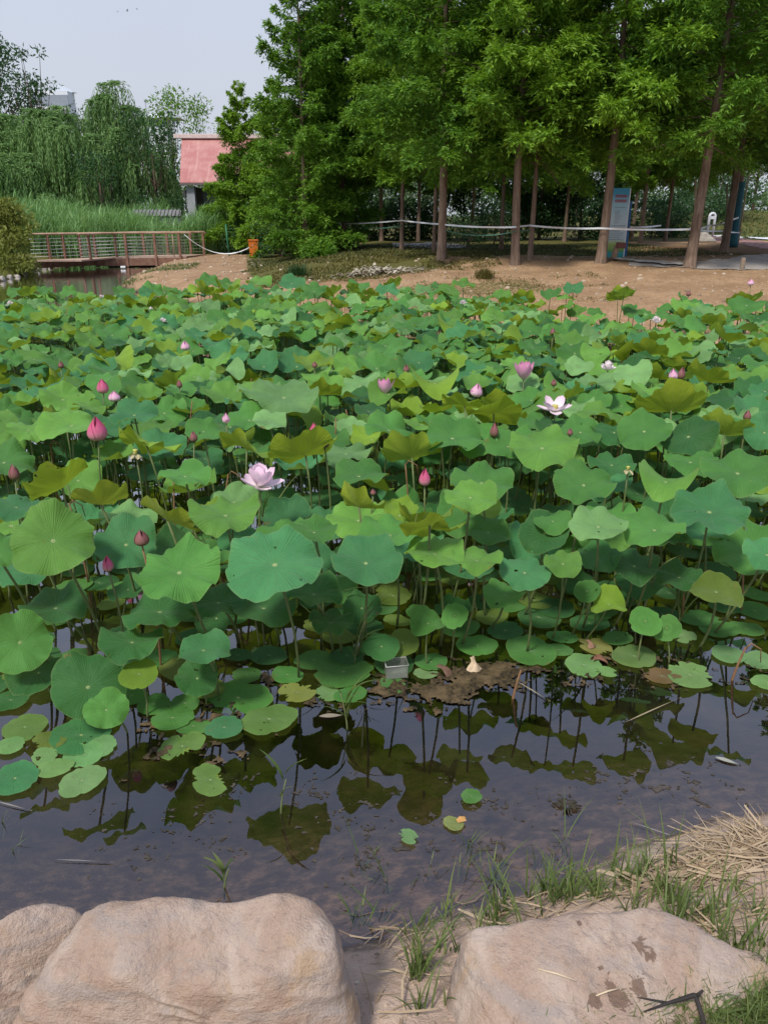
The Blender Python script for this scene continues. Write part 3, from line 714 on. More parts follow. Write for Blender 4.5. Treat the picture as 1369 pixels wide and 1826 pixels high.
def in_gap(x, y):
    if ((x-3.0)/.9)**2+((y-10.9)/.95)**2 < 1: return True
    if ((x+1.0)/.5)**2+((y-8.2)/.9)**2 < 1: return True
    
    return False
def front_edge(x): return 3.18+.12*x+.12*math.sin(x*2.1)+(.12*(abs(x)-2) if abs(x) > 2 else 0)
xs = np.array([l['p'].x for l in LEAVES]); ys = np.array([l['p'].y for l in LEAVES]); rr = np.array([l['r'] for l in LEAVES]); hd = np.ones(len(xs))
X, Y, RR, HD = list(xs), list(ys), list(rr), list(hd)
def far_lim(x): return float(np.interp(x, [-10, -6, -4.5, -2.5, 0, 3, 7, 11], [12.2, 12.4, 12.6, 13.1, 13.0, 12.0, 11.2, 10.8]))
FXY = [(a[0], a[1], proj(at_z(a[0], a[1], a[3]))[2], a[2]) for a in FL]
for tr in range(26000):
    y = 2.9+(15.6-2.9)*math.sqrt(random.random()); x = random.uniform(-1, 1)*(.62*y+.9)
    if y < front_edge(x)+.18 or y > far_lim(x) or in_gap(x, y): continue
    if sdist(np.array([x]), np.array([y]))[0] > -.15: continue
    r = random.uniform(.11, .2)*(1 if y > 5 else 1.06)
    d2 = (np.array(X)-x)**2+(np.array(Y)-y)**2
    need = ((.7 if y < 4.6 else .6)*(np.array(RR)+r))*np.where(np.array(HD) > 0, 1.12, 1)
    if np.any(d2 < need*need): continue
    z = random.uniform(.36, .62)+.022*y if y > 4.6 else random.uniform(.3, .5)
    if y > 12: z += random.uniform(0, .12)
    qx, qy, qd = proj((x, y, z)); rp = r/qd*F
    if any(qd < fd and abs(fx-qx) < rp and -rp*.55-fh*.6 < qy-fy < rp*.6+fh*.45 for fx, fy, fd, fh in FXY): continue
    X.append(x); Y.append(y); RR.append(r); HD.append(0)
    u = random.random()
    if u < .09: kind, t, c = 'cup', random.uniform(-.8, -.25), random.choice(['yellow', 'yellow', 'bright'])
    elif u < .15: kind, t, c = 'fold', random.uniform(-.3, .4), random.choice(['bright', 'mid', 'pale', 'yellow'])
    elif u < .32: kind, t, c = 'cup', random.uniform(-.1, .45), random.choice(['bright', 'mid', 'yellow', 'teal'])
    else: kind, t, c = 'plain', random.uniform(.0, .6), random.choice(['mid', 'mid', 'mid', 'bright', 'bright', 'teal', 'pale', 'dark'])
    az = math.atan2(-y, -x)+random.gauss(0, .75)
    LEAVES.append(dict(p=Vector((x, y, z)), r=r, t=t, az=az, kind=kind, c=c, spin=random.uniform(0, 2*PI), hand=False))
low = []
for tr in range(9000):
    y = 3.1+(13.6-3.1)*math.sqrt(random.random()); x = random.uniform(-1, 1)*(.62*y+.9)
    if y < front_edge(x)+.1 or y > far_lim(x)-.2 or in_gap(x, y): continue
    r = random.uniform(.09, .17)
    if low and min((a-x)**2+(b-y)**2 for a, b in low) < (1.5*r)**2: continue
    low.append((x, y)); c = random.choice(['dark', 'dark', 'dark', 'mid', 'teal'])  # mostly dark green: shade below the upper leaves put into the colour
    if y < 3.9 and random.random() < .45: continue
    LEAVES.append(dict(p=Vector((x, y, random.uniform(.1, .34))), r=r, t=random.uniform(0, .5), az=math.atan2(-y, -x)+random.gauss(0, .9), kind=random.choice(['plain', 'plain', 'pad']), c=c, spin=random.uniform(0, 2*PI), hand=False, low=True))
def visible(p, m=60):
    a, b, _ = proj(p); return -m < a < 1369+m and b > -m
def score(l): return (1e3 if l['hand'] else 0)+(.45 if l.get('low') else 1)*l['r']/proj(l['p'])[2]*(1 if visible(l['p']) else .01)
LEAVES.sort(key=score, reverse=True)
N_IND = 296
mass = []; massc = []; mst = MB()
def qof(l): return quat_tilt(l['t'], l['az']) @ Quaternion((0, 0, 1), l['spin'])
for i, l in enumerate(LEAVES):
    rs = random.Random(i); p, r = l['p'], l['r']; cc = COLS[l['c']][0]; f = rs.uniform(.72, 1.25); tint = tuple(c*f for c in cc)
    off = Vector((rs.uniform(-.09, .09), rs.uniform(-.02, .12), 0))
    if l['hand'] and p.z < .25: off *= .5
    elif l['hand'] and p.y < 3.6: off.y += .2
    j = rs.randrange(len(VAR[l['kind']])); q = qof(l)
    if i < N_IND:
        root = empty('lotus_leaf', (p.x+off.x, p.y+off.y, 0), 0, None, 'lotus leaf', 'lotus leaves standing above the pond')
        b = link('blade', VMESH[l['kind']][j], root, (-off.x, -off.y, p.z)); b.rotation_mode = 'QUATERNION'; b.rotation_quaternion = q
        b.scale = (r, r, r); b.color = (*tint, 1)
        s = link('stalk', STALK, root, (0, 0, -.08)); d = Vector((-off.x, -off.y, p.z+.08)); s.rotation_mode = 'QUATERNION'
        s.rotation_quaternion = d.to_track_quat('Z', 'Y'); kk = 1 if r > .1 else .7; s.scale = (kk, kk, d.length)
        tw = 'upturned ' if l['kind'] == 'cup' and l['t'] < -.2 else ('folded ' if l['kind'] == 'fold' else '')
        c_ = proj(p); ITEMS.append((root, ' '.join((size_word(r)+' '+tw+COLS[l['c']][1]).split()), 'lotus leaf', c_[0], c_[1]))
    else:
        V, Fq, UV = VLOW[l['kind']][j]; Rm = np.array(q.to_matrix())
        mass.append((V*r @ Rm.T+np.array(p), Fq, UV)); massc += [(*tint, 1)]*len(V)
        mst.tube([(p.x+off.x, p.y+off.y, -.05), (p.x+off.x*.4, p.y+off.y*.4, p.z*.5), (p.x, p.y, p.z)], .0055, 4, False)
V, Fq, UV = join(mass); me = np_mesh('lotus_leaves', V, Fq, M['lotus_mass'], True, UV)
ca = me.color_attributes.new('tint', 'FLOAT_COLOR', 'POINT'); ca.data.foreach_set('color', np.array(massc, np.float32).ravel())
lm = tag(link('lotus_leaves', me), 'far lotus leaves covering the back of the pond as one green mass', 'lotus leaves', None, 'stuff')
so_ = mst.build('stalk', M['stalk'], lm); tag(so_, kind='stuff')

# floating pads
PADS = [(45,1297,86,'lime'),(145,1310,110,'teal'),(80,1350,52,'pale'),(150,1344,76,'pale'),(98,1371,62,'pale'),(28,1390,86,'teal'),(147,1394,86,'pale'),(375,1389,82,'lime','r'),
 (480,1283,98,'lime'),(325,1329,82,'lime','r'),(400,1298,66,'teal'),(345,1294,62,'mid'),(425,1243,116,'mid'),(308,1281,80,'mid'),(275,1256,62,'mid'),(530,1236,66,'gold','r'),
 (512,1202,60,'mid'),(612,1200,112,'mid'),(625,1240,62,'mid'),(945,1160,106,'mid'),(850,1152,74,'mid'),(1002,1137,54,'mid'),(995,1158,54,'mid'),(1060,1151,64,'gold','r'),
 (1040,1186,70,'pale'),(1130,1171,80,'lime'),(1230,1203,88,'pale','r'),(1298,1168,62,'pale'),(1352,1176,62,'pale'),(1366,1218,56,'pale'),(1282,1121,72,'mid'),(768,1180,66,'mid'),
 (758,1200,44,'pale'),(840,1422,40,'mid'),(728,1493,38,'pale','r'),(235,1240,60,'mid'),(180,1330,60,'pale'),(560,1176,70,'mid'),(440,1205,56,'mid'),(90,1320,60,'olive','r'),
 (900,1125,70,'dark'),(960,1100,80,'dark'),(1050,1110,70,'dark'),(1100,1140,60,'mid'),(820,1120,70,'mid'),(700,1220,50,'mid'),(1330,1120,60,'mid'),(1220,1135,50,'pale','r'),(480,1170,70,'dark'),
 (1180,1205,62,'brown','r'),(20,1250,70,'dark'),(330,1255,60,'mid'),(585,1235,50,'pale','r'),(1345,1060,60,'mid'),(1180,1095,60,'dark'),(20,1330,50,'pale'),(1080,1200,40,'pale','r')]
def pad(x, y, r, c, kind, adj=''):
    root = empty('lily_pad', (x, y, .006), random.uniform(0, 2*PI), None, 'lily pad', 'lily pads floating on the water')
    b = link('blade', random.choice(VMESH[kind]), root); b.scale = (r, r*random.uniform(.82, 1), r*.8); b.color = (*[k*random.uniform(.9, 1.12) for k in COLS[c][0]], 1)
    b.rotation_euler = (random.gauss(0, .035), random.gauss(0, .035), 0); b.location.z = .012*random.random()
    pr = proj((x, y, 0)); ITEMS.append((root, ('torn ' if kind == 'ragged' else '')+COLS[c][1], 'floating lily pad', pr[0], pr[1]))
    return root
for a in PADS:
    p = at_z(a[0], a[1], 0.01); pad(p.x, p.y, a[2]*.5/F*proj(p)[2], a[3], 'ragged' if len(a) > 4 else 'pad')
pl = [(a.location.x, a.location.y) for a, *_ in ITEMS if a.name.startswith('lily_pad')]
cnt = 0
for tr in range(9000):
    if cnt > 190: break
    u = random.random()
    if u < .5: x, y = random.uniform(2.0, 5.3), random.uniform(9.4, 11.9)
    elif u < .62: x, y = random.uniform(-1.6, -.4), random.uniform(7.3, 9.2)
    else: x, y = random.uniform(-2, 2.2), random.uniform(2.9, 4.6)
    if u < .62 and not in_gap(x, y): continue
    if u >= .62 and y < front_edge(x)-.15: continue
    if min((x-a)**2+(y-b)**2 for a, b in pl) < .13**2: continue
    pl.append((x, y)); cnt += 1
    pad(x, y, random.uniform(.07, .12), random.choice(['pale', 'mid', 'mid', 'pale', 'lime'] if u < .62 else ['dark', 'mid', 'dark', 'olive']), 'pad')
# the yellow pad with a torn orange corner
p = at_z(808, 1467, .01); root = empty('lily_pad', (p.x, p.y, .008), .6, 'yellow lily pad with a torn orange corner floating alone on open water', 'lily pad', 'lily pads floating on the water')
b = link('blade', VMESH['pad'][2], root); b.scale = (.034, .037, .03); b.color = (.3, .32, .1, 1)
cm = MB(); cm.add([(.012, -.012, .004), (.04, -.024, .008), (.047, -.006, .01), (.03, .004, .012), (.014, .002, .006)], [(0, 1, 2, 3, 4)])
cm.build('torn_corner', simple('orange_leaf_edge', (.45, .24, .07)), root)
# dried curled leaf, dead brown leaves
def curled(px, py, s, label, c, rz=0, bend=1.1):
    p = at_z(px, py, .02); n = 9; vs = []; fs = []
    for i in range(n):
        for j in range(n):
            u, v = i/(n-1)*2-1, j/(n-1)
            wd = (.95-.75*v+.25*math.sin(PI*v*2.2)*.6)*.5
            vs.append((u*wd*s, (v-.5)*1.1*s+.04*s*math.sin(5*u), s*(.22*math.cos(u*bend*1.6)+.1*math.sin(v*4)-.06+.05*math.sin(7*u+3*v))))
    for i in range(n-1):
        for j in range(n-1): fs.append((i*n+j, (i+1)*n+j, (i+1)*n+j+1, i*n+j+1))
    m = MB(); m.add(vs, fs, True); o = m.build('dead_leaf', simple('dead_leaf', c, .8, tuple(x*.6 for x in c), 30), None, p); o.rotation_euler = (.5, .1, rz)
    return tag(o, label, 'dead leaf')
curled(845, 1186, .085, 'pale tan dried leaf curled up on the brown mud', (.55, .42, .28), .1)
curled(792, 1194, .07, 'dark brown rotting leaf lying on mud beside the pale curled leaf', (.13, .07, .045), 1.2)
curled(1065, 1175, .08, 'rusty brown dead leaf between yellowed pad and pale pad', (.22, .1, .06), 2.2)
curled(1052, 1148, .05, 'small brown curled leaf touching the yellowed pad', (.25, .14, .09), .5)
curled(470, 925, .08, 'reddish brown dead leaf hanging low behind the front leaves', (.2, .1, .06), .5)

# dried stalks between the leaves
st0 = None
SP = [(322,760,150),(300,860,120),(595,780,140),(430,690,90),(655,610,60),(690,600,60),(182,640,80),(300,640,60),(88,800,90),(135,880,60),(560,620,60),(700,760,90),(735,840,110),(878,850,110),(1095,640,70),(1050,700,80),
 (850,960,90),(1338,1000,110),(1230,1010,80),(1000,760,70),(1230,640,60),(760,560,50),(920,1140,60),(1322,1110,80),(450,560,40),(620,570,50),(530,700,80),(40,640,60),(205,600,50),(90,570,40),(980,640,60),(1140,590,50),(1180,560,40),(640,740,80),(780,700,70),(1105,760,70),(440,1000,90),(380,850,90)]
for i, (px, py, hp) in enumerate(SP):
    rs = random.Random(i*5); z0 = .75 if py < 900 else .4
    p = at_z(px, py, z0*.75); dep = proj(p)[2]; hgt = min(1.15, (.45 if py < 900 else .12)+hp/F*dep*.55)
    root = empty('dry_stalk', (p.x, p.y, 0), 0, None, 'dry stalk', 'dry stalks between the lotus leaves')
    lx, ly = rs.uniform(-.17, .17)*hgt, rs.uniform(-.1, .1)*hgt
    m = MB(); m.tube([(lx*t**1.5, ly*t**1.5, -.05+hgt*t) for t in (0, .3, .6, .85, 1)], [.006, .006, .0055, .005, .004], 6); m.build('stem', M['stalk_brown'], root)
    if rs.random() < .35:
        m = MB(); m.tube([(lx, ly, hgt-.06), (lx+.02, ly, hgt-.03), (lx+.07, ly, hgt-.06), (lx+.08, ly, hgt-.13)], [.004, .004, .003, .002], 5); m.build('broken_tip', M['stalk_brown'], root)
    c_ = proj((p.x, p.y, hgt)); ITEMS.append((root, 'thin brown', 'dry stalk', c_[0], c_[1]))

# reed grass plants rising among the front leaves
def reed_plant(px, py, hgt, nb, label, z=0, spread=.5, c='grass'):
    p = at_z(px, py, z); root = empty('reed_plant', (p.x, p.y, z), 0, label, 'reed plant', None); rs = random.Random(px)
    m = MB(); lx = rs.uniform(-.06, .06); m.tube([(lx*t*t*hgt*3, 0, -.05+hgt*.8*t) for t in (0, .35, .7, 1)], [.004, .0035, .003, .002], 6); m.build('stem', M['stalk'], root)
    B = []; A = []; Hh = []; Ln = []; W = []
    for k in range(nb):
        t = rs.uniform(.15, .8); B.append((lx*t*t*hgt*3, 0, hgt*.8*t)); A.append(rs.choice([0, PI])+rs.uniform(-.7, .7)); Hh.append(hgt*rs.uniform(.3, .55)); Ln.append(rs.uniform(.35, 1.0)*spread*2); W.append(rs.uniform(.008, .014))
    link('leaf_blades', blades('leaf_blades', B, A, Hh, Ln, W, M[c], 7), root); return root
reed_plant(745, 1090, .62, 7, 'tall green reed in front of the folded mid green leaf', 0, .25)
reed_plant(405, 1130, .85, 7, 'tall reed rising past the large front blue green leaf', 0, .5)
reed_plant(480, 1030, .85, 6, 'slender reed right of the nearest open pink bloom', 0, .5)
reed_plant(630, 1190, .45, 9, 'thin arching reed over the front centre lily pads', 0, .6)
reed_plant(575, 1150, .5, 7, 'low spreading reed left of the front centre pads', 0, .6)
reed_plant(1140, 1110, .5, 10, 'bushy reed between two round leaves at the front right', 0, .6)
reed_plant(1210, 1130, .5, 9, 'loose reed beside the olive leaf at front right', 0, .6)
reed_plant(1060, 1120, .5, 8, 'fine reed behind the yellowed pad at front right', 0, .55)
reed_plant(620, 1300, .3, 8, 'short dry tipped reed at the muddy edge in front centre', 0, .6)
reed_plant(398, 1582, .16, 6, 'small reed shoot in water just behind the big boulder', 0, .5)
reed_plant(500, 1450, .25, 4, 'lone thin reed leaning in the open dark water', 0, .6)
# ------------------------------------------------------------------ boulders
def rock(name, pts, mat, seed, p=16, amp=.035, freq=3.0, sub=7, grow=1.04, stains=(), grime=None, label=None, cat='rock', group=None, dents=()):
    bm = bmesh.new(); c = sum((Vector(q) for q in pts), Vector())/len(pts)
    for q in pts: bm.verts.new(Vector(q)-c)
    bmesh.ops.convex_hull(bm, input=bm.verts[:]); bm.normal_update()
    pl = [];
    for f in bm.faces:
        d = f.normal.dot(f.verts[0].co)
        if d < 0: pl.append((-f.normal.copy(), -d))
        elif d > 1e-4: pl.append((f.normal.copy(), d))
    size = max(v.co.length for v in bm.verts); bm.free()
    Nn = np.array([n for n, d in pl]); Dd = np.array([d for n, d in pl])
    # merge coplanar weights so that triangulated faces do not count twice
    keep = []
    for i in range(len(Nn)):
        if all(np.dot(Nn[i], Nn[k]) < .995 for k in keep): keep.append(i)
    Nn, Dd = Nn[keep], Dd[keep]
    bm = bmesh.new(); bmesh.ops.create_icosphere(bm, subdivisions=sub, radius=1)
    me = bpy.data.meshes.new(name); bm.to_mesh(me); bm.free()
    n = len(me.vertices); co = np.empty(n*3); me.vertices.foreach_get('co', co); D = co.reshape(-1, 3)
    s = np.maximum(D @ Nn.T, 0)/Dd[None]
    r = (s**p).sum(1)**(-1/p)*grow
    P = D*r[:, None]; off = Vector((seed*3.1, seed*1.7, seed*.9))
    disp = np.empty(n); k = freq/size
    for i in range(n):
        v = Vector(P[i])
        a = mnoise.fractal(v*k+off, 1.0, 2.1, 4)*amp*size
        lay = mnoise.noise(Vector((v.x*k*1.2, v.y*k*1.2, (v.z+.35*v.x)*k*5))+off)
        a += -abs(lay)*amp*.55*size + mnoise.ridged_multi_fractal(v*k*1.1+off*2, 1, 2, 4, 1, 2)*amp*.16*size - amp*.2*size
        a += mnoise.fractal(v*k*6+off, 1.0, 2.0, 3)*amp*.1*size
        disp[i] = a
    P = P+D*disp[:, None]
    for (q, rad, dep) in dents:
        d = np.linalg.norm(P+np.array(c)-np.array(q), axis=1); P = P-np.array([0, 0, 1])*(dep*np.exp(-(d/rad)**2))[:, None]
    me.vertices.foreach_set('co', P.astype(np.float32).ravel()); me.polygons.foreach_set('use_smooth', [True]*len(me.polygons))
    me.materials.append(mat)
    st = np.zeros(n)
    for (q, rad) in stains:
        d = np.linalg.norm((P+np.array(c)-np.array(q))*np.array([1, 1, .5]), axis=1); st = np.maximum(st, 1-d/rad)
    me.attributes.new('stain', 'FLOAT', 'POINT').data.foreach_set('value', np.clip(st, 0, 1).astype(np.float32))
    gr = np.zeros(n)
    if grime: gr = np.clip(grime(P+np.array(c)), 0, 1)
    me.attributes.new('grime', 'FLOAT', 'POINT').data.foreach_set('value', gr.astype(np.float32))
    me.update()
    return tag(link(name, me, None, c), label, cat, group)
Z = lambda x, y, z: tuple(at_z(x, y, z))
rock('boulder', [Z(128,1612,.5), Z(300,1592,.54), Z(430,1583,.55), Z(540,1586,.54), Z(598,1632,.5), Z(600,1700,.49), Z(110,1725,.5), Z(430,1745,.5), Z(60,1715,.44),
     Z(662,1840,.25), Z(680,1990,.1), Z(-5,1850,.33), Z(-40,2000,.1), (-.72,1.42,.1), (-.12,1.45,.05), (-.06,1.25,.1)],
     M['rock'], 3, 15, .036, 2.6, 7, 1.04, grime=lambda P: (.2-P[:, 2])*5, label='large smooth flat topped sandstone boulder at the bottom left', group='boulders along the near bank', cat='boulder',
     dents=((Z(300,1725,.48), .06, .05), (Z(180,1725,.48), .05, .04), (Z(390,1770,.42), .07, .03), (Z(420,1640,.53), .12, .02)))
rock('boulder', [Z(-90,1680,.5), Z(40,1618,.5), Z(110,1588,.49), Z(160,1606,.46), Z(175,1650,.42), Z(60,1720,.4), Z(-160,1760,.45), Z(-100,1950,.2), Z(60,1900,.2), (-1.15,1.5,.05), (-.62,1.5,.05), (-1.2,1.1,.1)],
     M['rock'], 8, 12, .04, 2.4, 7, 1.02, grime=lambda P: (.18-P[:, 2])*5, label='partly hidden sandstone boulder at the far left behind the larger one', group='boulders along the near bank', cat='boulder')
rock('boulder', [Z(838,1655,.38), Z(980,1650,.4), Z(1050,1628,.41), Z(1165,1612,.41), Z(1215,1640,.4), Z(1360,1712,.36), Z(1362,1765,.33), Z(1100,1860,.34), Z(880,1745,.365), Z(940,1860,.33),
     Z(765,1850,.14), Z(1100,1990,.1), Z(765,1960,.08), Z(825,1700,.2), Z(1390,1800,.2), (.25,1.5,.05), (.75,1.5,.05), (1.0,1.3,.05)],
     M['rock'], 15, 26, .03, 3.6, 7, 1.03, label='low flat sandstone slab with dark damp stains at the bottom right', group='boulders along the near bank', cat='boulder',
     stains=((Z(1095,1770,.36), .055), (Z(1130,1762,.36), .05), (Z(1140,1685,.39), .035), (Z(1160,1698,.39), .03), (Z(1060,1790,.35), .03), (Z(1070,1730,.37), .015), (Z(1200,1628,.4), .01), (Z(1030,1650,.4), .012)),
     grime=lambda P: (.33-P[:, 2])*6*(P[:, 0] < .5))
# small straw bits lying on the slab
def bit(px, py, z, L, ang, label):
    p = at_z(px, py, z); m = MB(); d = Vector((math.cos(ang), math.sin(ang), 0))*L/2
    m.tube([-d, Vector((0, 0, .003)), d], [.0016, .002, .0012], 5); tag(m.build('straw_bit', simple('pale_straw', (.6, .48, .32)), None, p), label, 'straw')
bit(992, 1738, .388, .085, -.35, 'pale straw lying alone across the middle of the flat slab')
bit(1083, 1769, .37, .06, .3, 'pale straw lying on the dark stain of the slab')
# black forked twig in the grass before the slab
p = at_z(1238, 1795, .36); m = MB()
m.tube([(-.115, -.005, -.01), (-.06, 0, .012), (-.005, .004, .03), (.0, .0, .034)], [.0015, .0035, .0055, .005], 7)
m.tube([(.0, 0, .034), (.012, .002, .048)], [.005, .003], 6)
m.tube([(-.002, .0, .032), (.008, -.02, .0), (.018, -.045, -.05)], [.005, .0055, .0045], 7)
m.tube([(-.06, 0, .012), (-.11, .02, .0), (-.15, .03, -.008)], [.003, .002, .0015], 5)
tag(m.build('twig', simple('charred_twig', (.018, .015, .014), .8, (.03, .025, .022)), None, p), 'black forked twig sticking out of the grass before the flat slab', 'twig')

# ------------------------------------------------------------------ near bank grass, straw, algae
def scatter_px(spots, n):
    out = []
    for (x0, y0, sx, sy, k) in spots:
        for _ in range(int(n*k)):
            a, b = random.gauss(x0, sx), random.gauss(y0, sy)
            p = ground_at(a, b) if b > 600 else None
            if p is None or p.y > 3.2: continue
            out.append(p)
    return out
GS = [(930,1600,60,25,1.5),(1010,1590,45,22,1.6),(1100,1580,60,22,1.5),(860,1640,35,25,.9),(1170,1590,40,28,1.3),(1230,1640,35,22,1.5),(1290,1680,30,22,1.2),(760,1740,35,40,.5),(800,1650,30,25,.7),(680,1640,30,20,.6),
      (640,1610,15,18,.3),(730,1690,25,22,.5),(1340,1720,30,30,.7),(770,1800,25,30,.35),(1000,1545,60,15,.35),(950,1500,25,20,.12),(1080,1480,20,20,.12),(870,1570,30,15,.4),(30,1600,20,12,.3),(1180,1520,15,15,.15),(1330,1600,30,25,.18)]
gp = []
for q in scatter_px(GS, 8):
    for _ in range(random.randint(4, 13)):
        x_, y_ = q.x+random.gauss(0, .012), q.y+random.gauss(0, .012); gp.append((x_, y_, max(-.06, q.z)))
n = len(gp); base = np.array([(a_, b_, c_-.005) for a_, b_, c_ in gp]); hh = rng.uniform(.03, .13, n)*np.where(rng.random(n) < .2, 1.7, 1)
g1 = blades('bank_grass', base, rng.uniform(0, 2*PI, n), hh, rng.uniform(.15, .95, n), rng.uniform(.003, .0065, n), M['grass'], 5)
tag(link('bank_grass', g1), 'green grass blades fringing the near bank between the rocks', 'grass', None, 'stuff')
cl = scatter_px([(1180,1812,70,14,6),(1290,1800,50,18,6),(1350,1790,30,25,4),(1120,1828,40,8,2),(1080,1860,60,14,2)], 90)
cl = [Vector((p.x, p.y, max(p.z, .0))) for p in cl]
n = len(cl); base = np.array([(p.x, p.y-.02, .30+random.uniform(-.02, .02)) for p in cl])
tag(link('lawn_grass', blades('lawn_grass', base, rng.uniform(0, 2*PI, n), rng.uniform(.03, .075, n), rng.uniform(.3, 1.3, n), rng.uniform(.002, .004, n), M['grass'], 4)), 'short dense grass at the front of the flat slab', 'grass', None, 'stuff')
# low earth bank carrying that grass
rock('earth_mound', [(.48,1.11,.05), (.62,1.16,.3), (.95,1.17,.31), (1.15,1.25,.3), (1.3,1.2,.05), (1.1,.9,.3), (.6,.88,.29), (.4,.85,.05), (1.3,.8,.05)], simple('mound_soil', (.4, .3, .22), .95, (.3, .22, .16), 14, 0, .5), 21, 10, .03, 3, 5, 1.0,
     label='grassy earth hump at the bottom right corner before the slab', cat='earth')
# dry straw
sp = scatter_px([(1300,1528,45,15,3.6),(1215,1562,45,12,2.0),(1345,1512,25,10,3),(1290,1600,60,40,.35),(760,1700,50,40,.25),(700,1780,30,40,.12),(1130,1580,50,12,.8),(1000,1610,70,14,.5),(880,1650,60,20,.35),(720,1670,40,25,.25),(1330,1590,40,25,.4),(760,1780,60,40,.15),(1250,1660,40,25,.4)], 80)
n = len(sp); d = np.zeros((n, 3)); a = rng.normal(.25, .75, n); d[:, 0] = np.cos(a); d[:, 1] = np.sin(a); d[:, 2] = rng.normal(.0, .07, n)
heap = np.array([math.exp(-(((p.x-1.12)/.35)**2+((p.y-2.0)/.16)**2)) for p in sp])
P_ = np.array([tuple(p) for p in sp]); P_[:, 2] += .004+heap*rng.uniform(0, .03, n)+rng.uniform(0, .012, n)
nn = rng.normal(0, .5, (n, 3)); nn[:, 2] += 1
Ls = rng.uniform(.02, .17, n)*(1+heap*.7); Ws = rng.uniform(.0025, .006, n)*np.where(rng.random(n) < .1, 2.1, 1)
bend = rng.normal(0, .09, n); D = nrm(d); S = nrm(np.cross(D, nn)); rows = []
for k, t in enumerate((-.5, -.15, .2, .5)):
    c_ = P_+D*(Ls*t)[:, None]+np.array([0, 0, 1])*(Ls*.06*(1-(2*t)**2))[:, None]+S*(bend*Ls*(2*t)**2)[:, None]; ww = (Ws*(.6, 1, .9, .35)[k]*.5)[:, None]
    rows += [c_-S*ww, c_+S*ww]
V = np.stack(rows, 1).reshape(-1, 3); fq = np.array([(2*k, 2*k+1, 2*k+3, 2*k+2) for k in range(3)])
tag(link('dry_straw', np_mesh('dry_straw', V, (np.arange(n)[:, None, None]*8+fq[None]).reshape(-1, 4), M['straw'])), 'dry reed straw heaped on the near bank', 'straw', None, 'stuff')
# floating algae and debris flakes
def flakes(name, spots, n, smin, smax, mat, label, z0=.002):
    Vs = []; m = MB()
    for (x0, y0, sx, sy, k) in spots:
        for _ in range(int(n*k)):
            p = at_z(random.gauss(x0, sx), random.gauss(y0, sy), 0)
            if sdist(np.array([p.x]), np.array([p.y]))[0] > -.02: continue
            s = random.uniform(smin, smax)*random.choice([.5, .7, 1, 1.4]); q = random.uniform(0, 6); z = z0+random.random()*.006
            k_ = random.choice([5, 6, 7]); st = random.uniform(.35, .9); an = random.uniform(0, PI)
            vs = []
            for j in range(k_):
                r = s*random.uniform(.55, 1.2); t = q+2*PI*j/k_; a_, b_ = r*math.cos(t), r*st*math.sin(t)
                vs.append((p.x+a_*math.cos(an)-b_*math.sin(an), p.y+a_*math.sin(an)+b_*math.cos(an), z+random.uniform(0, .003)))
            m.add(vs, [tuple(range(k_))])
    return tag(m.build(name, mat), label, 'algae', None, 'stuff')
def mush(name, spots, x0, x1, y0, y1, cell, gain, fq, thr, mat, label, bumpz):
    """irregular floating mats: cells kept where clump density plus noise is high"""
    nx, ny = int((x1-x0)/cell), int((y1-y0)/cell); xs_ = x0+cell*np.arange(nx+1); ys_ = y0+cell*np.arange(ny+1); XX, YY = np.meshgrid(xs_, ys_)
    XX = XX+rng.uniform(-.4, .4, XX.shape)*cell; YY = YY+rng.uniform(-.4, .4, XX.shape)*cell; dn = np.zeros_like(XX)
    for (px, py, sx_, sy_, k) in spots:
        c_ = at_z(px, py, 0); dp = proj(c_)[2]; wx = sx_/F*dp; wy = sy_/F*dp*2.0; dn = np.maximum(dn, k*np.exp(-((XX-c_.x)/wx)**2/2-((YY-c_.y)/wy)**2/2))
    q = dn*gain+(fbm(XX*fq, YY*fq*1.3, 51, 5)-.47)*1.5+(fbm(XX*fq*5, YY*fq*5, 61, 3)-.44)*1.5
    q = np.where(dn < .06, -1, q); zz = .0015+np.clip(q-thr, 0, .6)*bumpz+(vn(XX*160, YY*160, 7))*bumpz*.35
    keep = (q > thr) & (sdist(XX, YY) < -.015); kf = keep[:-1, :-1] & keep[1:, :-1] & keep[:-1, 1:] & keep[1:, 1:]
    idx = np.arange(XX.size).reshape(XX.shape); f_ = np.stack([idx[:-1, :-1], idx[:-1, 1:], idx[1:, 1:], idx[1:, :-1]], -1)[kf]
    u_, inv = np.unique(f_, return_inverse=True); V_ = np.stack([XX, YY, zz], -1).reshape(-1, 3)[u_]
    return tag(link(name, np_mesh(name, V_, inv.reshape(-1, 4), mat, True)), label, 'algae', None, 'stuff')
def mush_material(name, a, b, c):
    t = NT(name); P = t.n('NewGeometry').outputs['Position']; n = t.noise(60, 5, .65, P); n2 = t.noise(9, 4, .6, P)
    k = t.mix(t.smooth(n, .38, .62), a, b); k = t.mix(t.math('MULTIPLY', t.smooth(n2, .45, .65), .8), k, c)
    return t.done(t.pbsdf(k, .7, .3, t.bump(n, .8, .01)))
mush('algae', [(870,1205,75,18,1),(790,1235,70,16,.9),(940,1195,50,16,.8),(690,1230,50,18,.8),(1000,1208,60,12,.7),(600,1250,40,10,.6),(1200,1205,70,14,.6),(1340,1215,50,14,.5),(330,1300,80,30,.6),(150,1400,60,12,.4),(480,1225,50,25,.55),(1120,1180,80,14,.5)],
     -1.8, 1.9, 2.35, 3.6, .0075, 1.0, 9, .5, mush_material('algae_mush', (.018, .013, .007), (.075, .052, .022), (.13, .09, .045)), 'brown algae and rotting mush floating at the edge of the lotus', .012)
